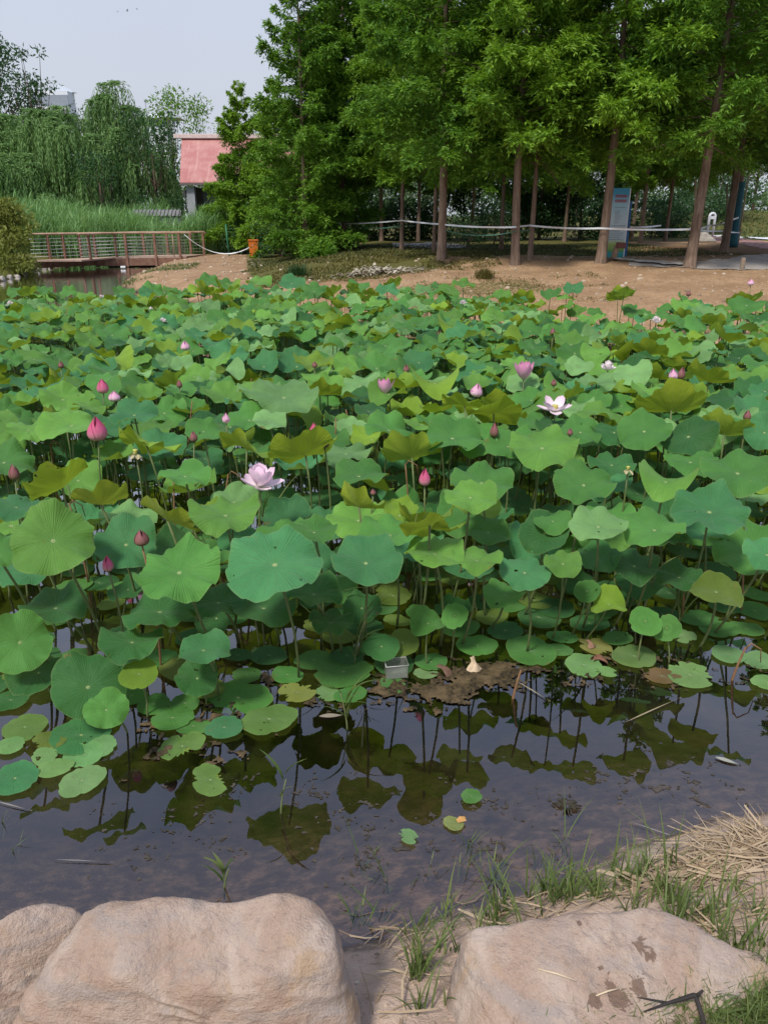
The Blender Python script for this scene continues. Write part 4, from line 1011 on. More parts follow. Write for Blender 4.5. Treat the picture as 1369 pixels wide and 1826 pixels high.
mush('debris', [(590,1430,60,25,.6),(650,1470,60,30,.6),(520,1440,40,20,.5),(880,1420,70,20,.55),(780,1460,40,20,.5),(1150,1420,70,25,.45),(1010,1430,30,12,.5),(740,1520,60,25,.5),(1050,1380,60,20,.4),(1250,1390,60,40,.45),(900,1520,90,20,.5),(300,1480,110,40,.35),(640,1550,40,15,.6),(430,1400,60,20,.4)],
     -1.3, 1.4, 1.7, 2.75, .0048, .8, 18, .56, mush_material('water_scum', (.03, .025, .018), (.06, .05, .038), (.085, .072, .058)), 'thin brown specks and scum drifting on the open water', .0012)
# submerged plant clump showing dark
p = at_z(1010, 1440, 0); m = MB()
for k in range(16):
    a = random.uniform(0, 6.28); m.tube([(0, 0, -.03), (.02*math.cos(a), .02*math.sin(a), .012), (random.uniform(.03, .055)*math.cos(a), .04*math.sin(a), .004)], [.006, .005, .002], 4)
tag(m.build('weed_clump', simple('wet_weed', (.03, .025, .012)), None, p), 'small dark weed clump breaking the open water at right', 'weed')
# willow leaf and straws on the water
def afloat(px, py, L, W, ang, label, c, name='fallen_leaf', cat='leaf'):
    p = at_z(px, py, .006); m = MB(); vs = []; n = 7
    for i in range(n+1):
        t = i/n; ww = W*.5*math.sin(PI*min(1, t*.96+.04))**.8; vs += [((t-.5)*L, ww, .002*math.sin(t*5)), ((t-.5)*L, -ww, .001)]
    m.add(vs, [(2*i, 2*i+1, 2*i+3, 2*i+2) for i in range(n)]); o = m.build(name, simple('floating_leaf', c, .6), None, p); o.rotation_euler[2] = ang
    return tag(o, label, cat)
afloat(1295, 1356, .085, .022, -.5, 'pale pointed leaf floating on open water at the right', (.3, .3, .25))
afloat(1165, 1265, .36, .006, .55, 'long pale straw floating from the lotus edge at the right', (.3, .24, .15), 'floating_straw', 'straw')
afloat(950, 1232, .2, .006, -.9, 'short pale straw floating off the brown mud in the middle', (.32, .26, .17), 'floating_straw', 'straw')
afloat(1195, 1490, .3, .004, -.5, 'thin pale straw floating close to the straw heap', (.2, .18, .16), 'floating_straw', 'straw')
afloat(150, 1535, .2, .004, -.05, 'thin pale straw floating behind the big boulder', (.17, .155, .14), 'floating_straw', 'straw')
afloat(25, 1437, .16, .005, -.3, 'pale straw floating at the left edge of the water', (.22, .2, .17), 'floating_straw', 'straw')
afloat(590, 1276, .1, .028, .1, 'whitish dead leaf floating right of the bright lime pad', (.26, .22, .17))
# clear plastic box caught in the reeds
def clear_plastic():
    t = NT('clear_plastic'); a = t.n('BsdfTransparent', i_Color=(.86, .88, .86, 1)); b = t.pbsdf((.5, .5, .46), .25, .6)
    return t.done(t.n('MixShader', i_0=.16, i_1=a, i_2=b).outputs[0])
p = at_z(706, 1206, 0); m = MB(); s_ = .05
m.box((0, 0, .012), (.1, .07, .004)); m.box((-.049, 0, .045), (.002, .07, .062)); m.box((.049, 0, .045), (.002, .07, .062)); m.box((0, -.034, .045), (.096, .002, .062)); m.box((0, .034, .045), (.096, .002, .062))
root = empty('plastic_box', (p.x, p.y, 0), .15, 'clear plastic box standing in shallow water at the lotus edge', 'plastic box')
m.build('tray', clear_plastic(), root); m = MB(); m.tube([(-.052, -.037, .077), (.052, -.037, .077), (.052, .037, .077), (-.052, .037, .077), (-.052, -.037, .077)], .0022, 5); m.build('rim', simple('cloudy_plastic', (.45, .45, .41), .3), root)

# pebbles and crumbs lying on the bare soil
def pebbles(name, n, fn, s0, s1, mat, label):
    m = MB(); c_ = 0
    for _ in range(n*4):
        x, y = fn()
        if sdist(np.array([x]), np.array([y]))[0] < .08: continue
        z = H(x, y); s = random.uniform(s0, s1)*random.choice([.5, .6, .8, 1, 1.5]); q = random.uniform(0, 6); k = 6
        r1 = [(s*random.uniform(.7, 1.2)*math.cos(q+j*2*PI/k), s*random.uniform(.6, 1)*math.sin(q+j*2*PI/k)) for j in range(k)]
        vs = [(x+a_, y+b_, z-.3*s) for a_, b_ in r1]+[(x+a_*.95, y+b_*.95, z+.25*s) for a_, b_ in r1]+[(x+a_*.5, y+b_*.5, z+s*random.uniform(.5, .75)) for a_, b_ in r1]
        m.add(vs, [(j, (j+1) % k, k+(j+1) % k, k+j) for j in range(k)]+[(k+j, k+(j+1) % k, 2*k+(j+1) % k, 2*k+j) for j in range(k)]+[tuple(range(2*k, 3*k))]); c_ += 1
        if c_ >= n: break
    return tag(m.build(name, mat), label, 'pebbles', None, 'stuff')
pm = foliage('pebble_mix', (.14, .095, .06), (.3, .22, .15), (.46, .38, .29), 0)
def near_pt():
    q = ground_at(random.uniform(600, 1420), random.uniform(1540, 1830)); return q.x, q.y
pebbles('pebbles', 420, near_pt, .002, .007, pm, 'small crumbs and pebbles on the bare soil between the rocks')
def far_pt():
    y = random.uniform(13.5, 24); return random.uniform(-.2, .62)*y, y
pebbles('bank_pebbles', 900, far_pt, .012, .045, pm, 'clods and pebbles strewn over the bare far bank')
def spit_pt():
    y = random.uniform(20, 37); return random.uniform(-.34, -.15)*y, y
pebbles('spit_pebbles', 350, spit_pt, .015, .05, pm, 'clods and pebbles strewn over the bare spit')
# ------------------------------------------------------------------ trees
def conifer_meshes(seed, Ht, zb, rmax, fol, n_leaf=26000, low=1.0):
    rs = random.Random(seed); r_ = np.random.default_rng(seed)
    tr = MB(); bx, by = rs.uniform(-.12, .12), rs.uniform(-.12, .12)
    ax = lambda z: Vector((bx*math.sin(z*.5), by*math.sin(z*.42+1)-by*math.sin(1), z))
    zs = [-.3, 0, .12, .35, .8, 1.6]+[1.6+(Ht*.97-1.6)*q for q in (.15, .35, .55, .8, 1)]
    tr.tube([ax(z) for z in zs], [.24, .215, .18, .155, .142, .13, .108, .08, .055, .03, .008], 12)
    P0 = []; D0 = []; A0 = []; Ls = []; zz = zb; i = 0
    while zz < Ht-.1:
        t = (zz-zb)/(Ht-zb)
        prof = (1-t**1.5)**.9*(.5+.5*min(1, t*5+low*.5))
        L = rmax*prof*rs.uniform(.6, 1.12)+.18; az = i*2.4+rs.uniform(-.5, .5)
        rise = -.1+.8*t+rs.uniform(-.3, .45); o = ax(zz); d = Vector((math.cos(az), math.sin(az), rise)).normalized()
        P0.append(o); D0.append(d); Ls.append(L); droop = .09*(1-t)
        tr.tube([o, o+d*L*.5-Vector((0, 0, droop*L*.25)), o+d*L*.92-Vector((0, 0, droop*L*.85))], [.022*(1-t*.6), .012, .004], 4, False)
        zz += rs.uniform(.05, .115)*(.8+.5*t); i += 1
    P0 = np.array([tuple(p) for p in P0]); D0 = np.array([tuple(d) for d in D0]); Ls = np.array(Ls)
    w = Ls**1.5; k = r_.choice(len(Ls), n_leaf, p=w/w.sum())
    # twigs: several leaves share a twig so foliage reads as sprays
    ntw = n_leaf//10; kt = r_.choice(len(Ls), ntw, p=w/w.sum()); st = .12+.88*r_.random(ntw)**.72; sg = r_.choice([-1, 1], ntw); lt = (.22+.5*(1-st))*np.minimum(1, Ls[kt]*.55)*r_.uniform(.6, 1.4, ntw); dz = r_.normal(.08, .75, ntw)
    ti = np.repeat(np.arange(ntw), 10); kk = kt[ti]; q = r_.random(len(ti))
    hd = D0.copy(); hd[:, 2] = 0; hd = nrm(hd); lat = np.stack([-hd[:, 1], hd[:, 0], 0*hd[:, 0]], 1)
    z = zb+0; tt = (P0[:, 2]-zb)/(Ht-zb); droop = .09*(1-tt)
    def bp(kx, s): return P0[kx]+D0[kx]*(Ls[kx]*s)[:, None]-np.array([0, 0, 1])*(droop[kx]*Ls[kx]*s*s)[:, None]
    tb = bp(kt, st)[ti]; td = nrm(lat[kk]*sg[ti][:, None]+hd[kk]*.75+np.array([0, 0, 1])*dz[ti][:, None])
    sag = np.array([0, 0, 1])*(-.18*(q**2)*lt[ti])[:, None]
    pos = tb+td*(q*lt[ti])[:, None]+sag
    sd = r_.choice([-1, 1], len(ti)); perp = nrm(np.cross(td, np.array([0, 0, 1.])))
    ld = nrm(td*.7+perp*sd[:, None]*.8+r_.normal(0, .38, (len(ti), 3))+np.array([0, 0, -.22])); nr = np.array([0, 0, 1.])+r_.normal(0, .55, (len(ti), 3))
    cr = leaf_cards('crown', pos, ld, nr, r_.uniform(.08, .15, len(ti)), r_.uniform(.032, .055, len(ti)), fol)
    return tr.mesh('trunk', M['bark']), cr
CON = [conifer_meshes(1, 11.5, 2.6, 2.45, M['fol_a'], 85000), conifer_meshes(2, 11.0, 2.8, 2.4, M['fol_b'], 85000), conifer_meshes(3, 12, 2.5, 2.5, M['fol_a'], 85000),
       conifer_meshes(4, 10.5, 2.9, 2.3, M['fol_b'], 76000), conifer_meshes(5, 9.5, .3, 1.85, M['fol_a'], 66000, 2), conifer_meshes(6, 6.3, .75, 1.55, M['fol_b'], 72000, 2), conifer_meshes(9, 9.5, 3.1, 2.4, M['fol_a'], 50000)]
def tree(v, x, y, s, rz, label, group='redwood trees on the bank', sx=1, name='redwood_tree', lean=(0, 0)):
    root = empty(name, (x, y, H(x, y)-.03), rz, label, 'tree', group); root.rotation_euler = (lean[0], lean[1], rz)
    t = link('trunk', CON[v][0], root); c = link('crown', CON[v][1], root)
    t.scale = (s*sx*.74, s*sx*.74, s); c.scale = (s, s, s); return root
def tpx(v, px, py, s, rz, label, sx=1, dy=0, lean=(0, 0)):
    p = ground_at(px, py); return tree(v, p.x, p.y+dy, s, rz, label, sx=sx, lean=lean)
def tyy(v, px, y, s, rz, label, sx=1):
    return tree(v, at_y(px, 440, y).x, y, s, rz, label, sx=sx)
tpx(0, 615, 446, 1.0, .3, 'straight redwood left of the pale rubble heap, its trunk rising from grass', .95)
tpx(3, 633, 442, .95, 2.1, 'redwood with trunk close behind right of the straight one over the rubble', .8)
tpx(2, 575, 437, .9, 4.4, 'slim redwood left end of the taped row, darker trunk', .6)
tpx(1, 716, 446, .95, 1.2, 'redwood where the white tape peaks between two sags', .7)
tpx(3, 773, 449, .95, 3.3, 'thin redwood just left of the thick leaning trunk', .6)
tpx(0, 787, 461, 1.03, 5.0, 'thick leaning redwood with a pale flared trunk before the grove centre', 1.05, lean=(0, .015))
tpx(2, 893, 446, .95, .8, 'dim redwood left of the pale straight trunk, deep in shade', .7)
tpx(1, 918, 471, 1.0, 2.7, 'redwood with pale straight trunk standing on bare earth at centre right', 1.0)
tpx(0, 944, 463, .92, 4.0, 'thin redwood just right of the pale straight trunk', .7)
tpx(3, 1070, 469, 1.08, 1.7, 'redwood standing directly left of the blue information board', 1.0, lean=(0, -.03))
tpx(2, 1228, 477, 1.08, 3.9, 'dark thick redwood beside the paving at the right', 1.05, lean=(0, -.055))
tyy(4, 545, 29, 1.08, .5, 'bushy redwood at left of grove with foliage almost to the ground', .8)
tyy(5, 437, 39.5, 1.18, 2.0, 'young yellow green redwood in front of the red roofed building', .6)
tyy(5, 502, 35.5, 1.08, 4.2, 'young redwood between the building and the bushy redwood', .6)
tyy(4, 590, 31, 1.05, 3.1, 'leafy redwood behind the bushy one at the left of the grove', .8)
for i, (px, py, v, lab) in enumerate([(600,431,0,'shaded redwood deep behind the straight one left of the rubble'),(680,430,2,'shaded redwood deep in the grove left of centre'),(745,431,3,'shaded redwood at the pale path inside the grove'),
      (840,431,0,'shaded redwood behind the dark shrub at the grove centre'),(1005,431,1,'shaded redwood behind the gap left of the blue board'),(1082,440,3,'redwood half hidden behind the blue information board'),
      (1141,432,6,'slim dark redwood just right of the blue board'),(1185,430,2,'dark redwood trunk at the back left of the paving'),(960,427,3,'redwood at the back of the grove, right of centre'),
      (1125,426,1,'far redwood seen between blue board and thick dark trunk'),(1240,430,6,'redwood behind the thick dark trunk with a pale prop pole')]):
    tpx(v, px, py, 1.0, i*1.3, lab, .8)
tpx(6, 1288, 447, 1.0, 1.0, 'thin dark redwood left of the teal wrapped trunk', .5)
rt = tpx(6, 1303, 441, 1.0, 2.2, 'redwood with its lower trunk wrapped in teal cloth', .9)
m = MB(); m.lathe([(.23, .05), (.2, .3), (.17, .8), (.155, 2.2), (.15, 2.3)], 12); m.build('trunk_wrap', simple('teal_wrap', (.02, .11, .13), .8, (.015, .07, .085), 20), rt)
tree(2, 12.8, 21.5, 1.1, .4, 'dark redwood beyond the right frame side spreading over the paving')
tree(0, 10.6, 25.5, 1.1, 2.4, 'dark tall redwood behind the wooden bollard')
# ----- leafy broad crowns
def clump_crown(seed, clumps, per, fol, lsz, flat=.75, shell=.45):
    r_ = np.random.default_rng(seed); P = []; Dv = []; N = []
    for (c, rad) in clumps:
        n = int(per*rad*rad); v = nrm(r_.normal(0, 1, (n, 3))); r = rad*(shell+(1-shell)*r_.random(n)**.6)*(1+.25*np.sin(v[:, 0]*5+v[:, 1]*4+seed))
        p = np.array(c)+v*r[:, None]*np.array([1, 1, flat]); P.append(p); Dv.append(nrm(v*.5+r_.normal(0, .6, (n, 3))+np.array([0, 0, -.25]))); N.append(v*.7+np.array([0, 0, .8])+r_.normal(0, .45, (n, 3)))
    P, Dv, N = map(np.concatenate, (P, Dv, N)); n = len(P)
    return leaf_cards('crown', P, Dv, N, r_.uniform(.7, 1.25, n)*lsz, r_.uniform(.7, 1.2, n)*lsz*.42, fol)
def broad_tree(seed, x, y, Ht, R, fol, label, lsz=.2, per=420, nclump=26, trunkr=.16, bottom=.35, name='broadleaf_tree', group=None, cat='tree', open_=False):
    rs = random.Random(seed); root = empty(name, (x, y, H(x, y)-.05), 0, label, cat, group); cl = []; tr = MB(); zt = Ht*bottom
    if trunkr: tr.tube([(0, 0, -.2), (0, 0, .2), (.05, .02, zt), (0, .1, Ht*.7)], [trunkr*1.3, trunkr, trunkr*.8, trunkr*.3], 9)
    for i in range(nclump):
        u = rs.random(); z = zt+(Ht-zt)*u; rad = R*math.sin(PI*min(.97, .22+.72*u))**.6*math.sqrt(rs.random())
        a = rs.uniform(0, 2*PI); s = R*rs.uniform(.22, .4)*(.75 if open_ else 1); c = Vector((rad*math.cos(a), rad*math.sin(a), min(z, Ht-s*.6)))
        cl.append((tuple(c), s))
        if trunkr: tr.tube([(0, .05*u, zt*.8+(Ht-zt)*.45*u), c*.55+Vector((0, 0, zt*.35)), c], [trunkr*.35, trunkr*.2, trunkr*.07], 5, False)
    link('crown', clump_crown(seed, cl, per/max(.3, R)**1.0, fol, lsz), root)
    if trunkr: tr.build('trunk', M['bark_dark'], root)
    return root
SG = 'shrubs under the grove'
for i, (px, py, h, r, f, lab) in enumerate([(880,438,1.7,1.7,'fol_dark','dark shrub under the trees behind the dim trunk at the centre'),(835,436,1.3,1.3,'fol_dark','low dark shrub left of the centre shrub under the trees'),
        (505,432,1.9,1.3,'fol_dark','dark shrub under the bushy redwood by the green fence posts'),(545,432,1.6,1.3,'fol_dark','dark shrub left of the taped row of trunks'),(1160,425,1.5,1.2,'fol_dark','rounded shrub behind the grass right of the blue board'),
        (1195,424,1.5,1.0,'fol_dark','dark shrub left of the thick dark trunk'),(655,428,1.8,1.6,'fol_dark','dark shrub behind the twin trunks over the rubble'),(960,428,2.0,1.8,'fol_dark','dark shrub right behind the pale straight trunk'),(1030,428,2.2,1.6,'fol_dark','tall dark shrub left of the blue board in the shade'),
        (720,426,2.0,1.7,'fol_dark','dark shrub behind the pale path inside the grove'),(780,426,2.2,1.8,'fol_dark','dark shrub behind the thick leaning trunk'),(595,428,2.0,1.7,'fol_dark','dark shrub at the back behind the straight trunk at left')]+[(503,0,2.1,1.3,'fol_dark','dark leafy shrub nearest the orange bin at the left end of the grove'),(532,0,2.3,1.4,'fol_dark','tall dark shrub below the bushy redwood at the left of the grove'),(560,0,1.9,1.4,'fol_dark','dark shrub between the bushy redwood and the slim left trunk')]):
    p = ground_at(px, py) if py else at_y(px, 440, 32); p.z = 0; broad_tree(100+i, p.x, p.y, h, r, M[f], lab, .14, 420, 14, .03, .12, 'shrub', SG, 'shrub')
HG = 'tall hedge bushes at the back of the grove'
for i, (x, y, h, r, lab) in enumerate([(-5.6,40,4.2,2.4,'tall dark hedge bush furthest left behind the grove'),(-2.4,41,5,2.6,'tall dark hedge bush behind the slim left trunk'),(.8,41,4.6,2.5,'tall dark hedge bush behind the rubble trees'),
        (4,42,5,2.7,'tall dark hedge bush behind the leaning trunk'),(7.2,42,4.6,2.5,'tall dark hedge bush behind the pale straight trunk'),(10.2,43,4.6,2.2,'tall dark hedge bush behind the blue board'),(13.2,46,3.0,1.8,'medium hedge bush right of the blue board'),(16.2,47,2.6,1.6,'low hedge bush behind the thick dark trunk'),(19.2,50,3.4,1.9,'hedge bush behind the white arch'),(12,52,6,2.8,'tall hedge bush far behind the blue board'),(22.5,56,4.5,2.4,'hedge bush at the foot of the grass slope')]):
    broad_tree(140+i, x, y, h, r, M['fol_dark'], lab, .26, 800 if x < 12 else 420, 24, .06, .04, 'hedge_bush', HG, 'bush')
BG = 'park trees far beyond the grove'
for i, (x, y, h, r, f, lab) in enumerate([(16,58,9,3.4,'fol_bg','far green tree right of the blue board behind the trunks'),(20.5,66,10,4,'fol_bg','far green tree behind the white arch'),(26,62,9,3.6,'fol_bg','far green tree above the grass slope at right'),(31,70,11,4.5,'fol_dark','far dark tree at the right edge above the grass slope'),
        (36,66,11,4.5,'fol_bg','far tree beyond the right end of the grass slope'),(12,66,10,4.5,'fol_dark','far dark tree behind the hedge at centre right'),(4,64,10,5,'fol_dark','far dark tree behind the middle of the grove'),(-4,60,9,4.5,'fol_dark','far dark tree behind the left of the grove')]):
    broad_tree(160+i, x, y, h, r, M[f], lab, .32, 300, 26, .14, .25, 'park_tree', BG)
def wood():
    r_ = np.random.default_rng(5); cl = []
    for k in range(130): 
        x = r_.uniform(-45, 70); cl.append(((x, 95+r_.uniform(-5, 9), r_.uniform(.8, 5.6)), r_.uniform(1.6, 2.8)))
    return tag(link('far_wood', clump_crown(6, cl, 60, M['fol_bg'], .55)), 'far line of green woods closing the view', 'woods', None, 'stuff')
wood()
# left: locust, willows, trees by the building
broad_tree(201, -27.5, 58, 13.5, 4.6, M['fol_locust'], 'tall dark locust tree at the top left with open airy branches', .3, 360, 48, .22, .45, 'locust_tree', None, 'tree', True)
broad_tree(202, -22.9, 57, 11.9, 2.4, M['fol_locust'], 'smaller locust crown standing right of the tall locust', .28, 420, 26, .16, .5, 'locust_tree', None, 'tree', True)
broad_tree(205, -27, 62, 10.3, 4.2, M['fol_dark'], 'dense dark tree under the tall locust at left', .3, 330, 26, .16, .25)
broad_tree(203, -14.2, 52, 7.6, 2.6, M['fol_dark'], 'dark bushy tree left of the red roofed building', .24, 420, 26, .12, .1)
broad_tree(206, -16.6, 49, 5.2, 2.4, M['fol_dark'], 'low dark bushy tree below the right willow', .24, 420, 20, .12, .05)
broad_tree(204, -14.4, 58, 9.6, 2.5, M['fol_a'], 'light green tree rising above the red roof', .24, 330, 26, .12, .3)
broad_tree(207, -12.6, 60, 9.4, 2.4, M['fol_a'], 'light green tree behind the right end of the red roof', .24, 330, 24, .12, .3)
def willow(seed, x, y, Ht, R, label, ns=420, sky=6):
    rs = random.Random(seed); r_ = np.random.default_rng(seed); root = empty('willow_tree', (x, y, H(x, y)-.05), 0, label, 'tree', 'weeping willows at the left'); tr = MB()
    tr.tube([(0, 0, -.2), (0, 0, .3), (.1, .1, Ht*.3), (0, .1, Ht*.6)], [.34, .28, .22, .1], 9)
    P = []; Dv = []; N = []; L = []; W = []
    heads = []
    for i in range(30):
        a = rs.uniform(0, 2*PI); u = rs.random()**.6; z = Ht*(.96-.5*u*u)*rs.uniform(.86, 1); heads.append(Vector((R*u*math.cos(a), R*u*math.sin(a), z)))
    for hd in heads: tr.tube([(0, .05, Ht*.35), (hd.x*.5, hd.y*.5, hd.z*.8), hd], [.07, .045, .012], 5, False)
    for i in range(ns):
        hd = rs.choice(heads); a = rs.uniform(0, 2*PI); out = rs.uniform(.3, 1.5); l = min(rs.uniform(1.4, 5.2), hd.z-.5); d = Vector((math.cos(a), math.sin(a), 0)); up = rs.uniform(.1, .6)
        npt = int(l/.13); ph = rs.uniform(0, 6)
        for k in range(npt):
            t = k/npt; s = t*l; o = out*(1-math.exp(-s*1.5)); z = hd.z+up*(1-(2*min(t*1.2, 1)-.5)**2)*.4-max(0, s-.25)
            P.append((hd.x+d.x*o+.05*math.sin(s*2+ph), hd.y+d.y*o+.05*math.cos(s*2+ph), z)); b = rs.uniform(0, 6.28)
            Dv.append((math.cos(b)*.45, math.sin(b)*.45, -1 if t > .15 else -.1)); N.append((d.x+rs.gauss(0, .4), d.y+rs.gauss(0, .4), .5)); L.append(rs.uniform(.2, .36)); W.append(rs.uniform(.05, .09))
    link('crown', leaf_cards('crown', np.array(P), np.array(Dv), np.array(N), np.array(L), np.array(W), M['fol_willow']), root); tr.build('trunk', M['bark_dark'], root)
willow(301, -24.2, 53, 8.6, 3.6, 'weeping willow furthest left behind the reeds', 1700)
willow(302, -19.6, 52, 8.8, 3.3, 'weeping willow in the middle, nearest the pale building', 1700)
willow(303, -16.9, 54, 9.9, 3.0, 'weeping willow at right with wispy tufts against the sky', 1100)
willow(304, -21.6, 48, 5.4, 2.4, 'small low weeping willow in front of the bigger ones', 500)
willow(305, -28.5, 50, 8.0, 3.2, 'weeping willow cut by the left frame edge', 700)

# ------------------------------------------------------------------ reeds, bush, turf
n = 22000; x = rng.uniform(-34, -5.5, n); y = rng.uniform(37.5, 50, n); yy = 38.2+np.maximum(0, (x+9.5))*.3
ok = (y > yy) & ~((x > -12.5) & (y > 43.5)) ; x, y = x[ok], y[ok]; n = len(x); zz = np.maximum(height(x, y), -.05); hgt = rng.uniform(1.6, 2.5, n)*(1+.12*np.sin(x*1.3)+.1*np.sin(y*2+x))*np.where(x > -10.5, .8, 1)
az = rng.uniform(0, 2*PI, n)
parts_b = [(np.stack([x, y, zz], 1), az, hgt, rng.uniform(.05, .25, n), np.full(n, .022))]
for k in range(4):
    t = rng.uniform(.35, .95, n); parts_b.append((np.stack([x+rng.normal(0, .05, n), y+rng.normal(0, .05, n), zz+hgt*t*.9], 1), rng.uniform(0, 2*PI, n), rng.uniform(.35, .7, n), rng.uniform(.5, 1.2, n), rng.uniform(.02, .04, n)))
B, A, Hh, Ln, W = [np.concatenate(q) for q in zip(*parts_b)]
tag(link('reed_bed', blades('reed_bed', B, A, Hh, Ln, W, M['reed'], 3)), 'tall green reeds behind the footbridge', 'reeds', None, 'stuff')
broad_tree(401, -13.9, 30.4, 2.5, 1.25, M['fol_bush'], 'yellow green bush at the left end of the footbridge', .15, 1100, 34, .05, .02, 'bush', None, 'bush')
broad_tree(402, -15.4, 31.5, 2.3, 1.3, M['fol_bush'], 'second yellow green bush cut by the left frame edge', .15, 700, 22, .05, .02, 'bush', None, 'bush')
def turf(name, n, xr, yr, f, h0, h1, w0, w1, mat, label, cond=None, seg=2):
    x = rng.uniform(*xr, n); y = rng.uniform(*yr, n); k = (sdist(x, y) > .12) & f(x, y); x, y = x[k], y[k]; n = len(x)
    tag(link(name, blades(name, np.stack([x, y, height(x, y)-.01], 1), rng.uniform(0, 2*PI, n), rng.uniform(h0, h1, n), rng.uniform(.4, 1.6, n), rng.uniform(w0, w1, n), mat, seg)), label, 'grass', None, 'stuff')
patch = lambda x, y, s=.5: fbm(x*s*2, y*s*2, 21) > .42
turf('mound_turf', 26000, (-6.5, 3), (18.5, 25), lambda x, y: (y > 19.6+.32*np.maximum(x, 0)) & (x > -.168*y+.25*np.sin(y*2)) & (fbm(x*1.4, y*1.4, 21) > .38), .04, .11, .012, .03, M['turf'], 'yellowish rough turf on the bank before the grove')
turf('shade_turf', 26000, (-6, 12), (23, 33), lambda x, y: (y > 23.6) & (x < 11-.1*(y-23)) & (x > -.168*y) , .04, .1, .015, .035, M['turf_dark'], 'turf under the grove, coloured darker for the shade')
turf('patch_turf', 5000, (-1.5, 5), (16.2, 19.4), lambda x, y: fbm(x*1.6, y*2.2, 33) > .52, .03, .09, .01, .022, M['turf'], 'sparse turf patches on the bare bank')
turf('bank_turf', 9000, (-18, -11.5), (20, 36), lambda x, y: (x < -12.3), .1, .3, .015, .03, M['fol_bush'], 'rough grass on the left bank below the bush')
turf('tip_turf', 2600, (-9.3, -6.6), (24.2, 29.5), lambda x, y: fbm(x*1.1, y*1.1, 40) > .46, .06, .17, .012, .025, M['grass'], 'fresh grass on the tip of the bare spit')
turf('slope_turf', 15000, (18, 42), (44, 66), lambda x, y: x > 19, .06, .16, .05, .1, M['grass'], 'mown grass on the slope at the right')
# tufts
def tuft(px, py, n, h, label, mat, w=.012):
    p = ground_at(px, py); b = np.zeros((n, 3)); b[:, 0] = rng.normal(0, h*.3, n); b[:, 1] = rng.normal(0, h*.3, n)
    tag(link('grass_tuft', blades('grass_tuft', b, rng.uniform(0, 2*PI, n), rng.uniform(.5, 1, n)*h, rng.uniform(.2, .9, n), np.full(n, w), mat, 4), None, p), label, 'grass tuft')
tuft(530, 494, 300, .42, 'dark green grass tuft on the bank left of the pale rubble', M['fol_dark'], .014)
tuft(863, 497, 260, .3, 'olive grass tuft on the bare bank below the pale straight trunk', M['turf'], .014)

# ------------------------------------------------------------------ rubble, stones
def stones(L, group, cat, name, mat, amp=.06):
    for i, (px, py, w_, h_, lab) in enumerate(L):
        p = ground_at(px, py); dep = proj(p)[2]; s = w_*.5/F*dep; rs = random.Random(i+77); hz = h_/F*dep
        pts = [(p.x+s*math.cos(a)*rs.uniform(.75, 1.1), p.y+s*.8*math.sin(a)*rs.uniform(.75, 1.1), p.z-.05+z*hz*rs.uniform(.8, 1.1)) for z in (0, .55, .95) for a in [q*1.05+z*2+rs.uniform(-.3, .3) for q in range(6)]]
        pts = [(p.x+(u-p.x)*(1 if (w__-p.z) < hz*.3 else rs.uniform(.45, .85)), p.y+(v-p.y)*(1 if (w__-p.z) < hz*.3 else rs.uniform(.45, .85)), w__) for u, v, w__ in pts]
        rock(name, pts, mat, i+30, 9, amp, 2.4, 4, 1.0, label=lab, cat=cat, group=group)
stones([(207,500,18,11,'single pale grey stone on the tip of the bare spit')], None, 'stone', 'stone', M['stone'])
LB = [(4,499,16,10),(18,497,16,9),(32,495,14,8),(46,491,14,8),(58,488,13,8),(69,484,13,9),(80,481,13,9),(90,478,12,8),(101,477,11,6),(112,476,11,6),(148,474,13,6),(160,473,12,8),(170,471,10,8),(137,475,10,5)]
stones([(a, b, c, d, f'{ORD[i] or "first "}grey stone from the left along the left water edge') for i, (a, b, c, d) in enumerate(sorted(LB))], 'stones edging the left bank', 'stone', 'stone', M['stone'])
p0 = ground_at(665, 490); m = MB(); rs = random.Random(4)
for k in range(200):
    a, b = rs.gauss(0, .55), rs.gauss(0, .22); s = rs.uniform(.03, .1); z = H(p0.x+a, p0.y+b)-p0.z+max(0, .16-abs(a)*.16)*rs.random()
    Mx = Matrix.Rotation(rs.uniform(0, 6), 3, 'Z') @ Matrix.Rotation(rs.uniform(-.7, .7), 3, 'X') @ Matrix.Rotation(rs.uniform(-.7, .7), 3, 'Y')
    n_ = 6; vs = [Mx @ Vector((s*math.cos(2*PI*j/n_)*rs.uniform(.6, 1.2), s*.6*math.sin(2*PI*j/n_)*rs.uniform(.6, 1.2), .25*s*(j % 2)*rs.uniform(-1, 1)))+Vector((a, b, z+.03)) for j in range(n_)]
    vs += [v+Mx @ Vector((0, 0, s*.12)) for v in vs]
    m.add(vs, [tuple(range(n_))[::-1], tuple(range(n_, 2*n_))]+[(j, (j+1) % n_, n_+(j+1) % n_, n_+j) for j in range(n_)])
for k in range(60):
    a, b = rs.gauss(.55, .45), rs.gauss(.1, .25); z = H(p0.x+a, p0.y+b)-p0.z+.03; t = rs.uniform(-.5, .9); l = rs.uniform(.1, .35)
    m.tube([(a, b, z), (a+l*math.cos(t), b+l*math.sin(t), z+rs.uniform(0, .1))], [.009, .004], 4)
tag(m.build('rubble', foliage('rubble_bits', (.17, .145, .1), (.28, .245, .18), (.42, .38, .3), 0), None, p0), 'heap of pale dead lotus leaves and stalks dumped on the bank', 'leaf heap', None, 'stuff')
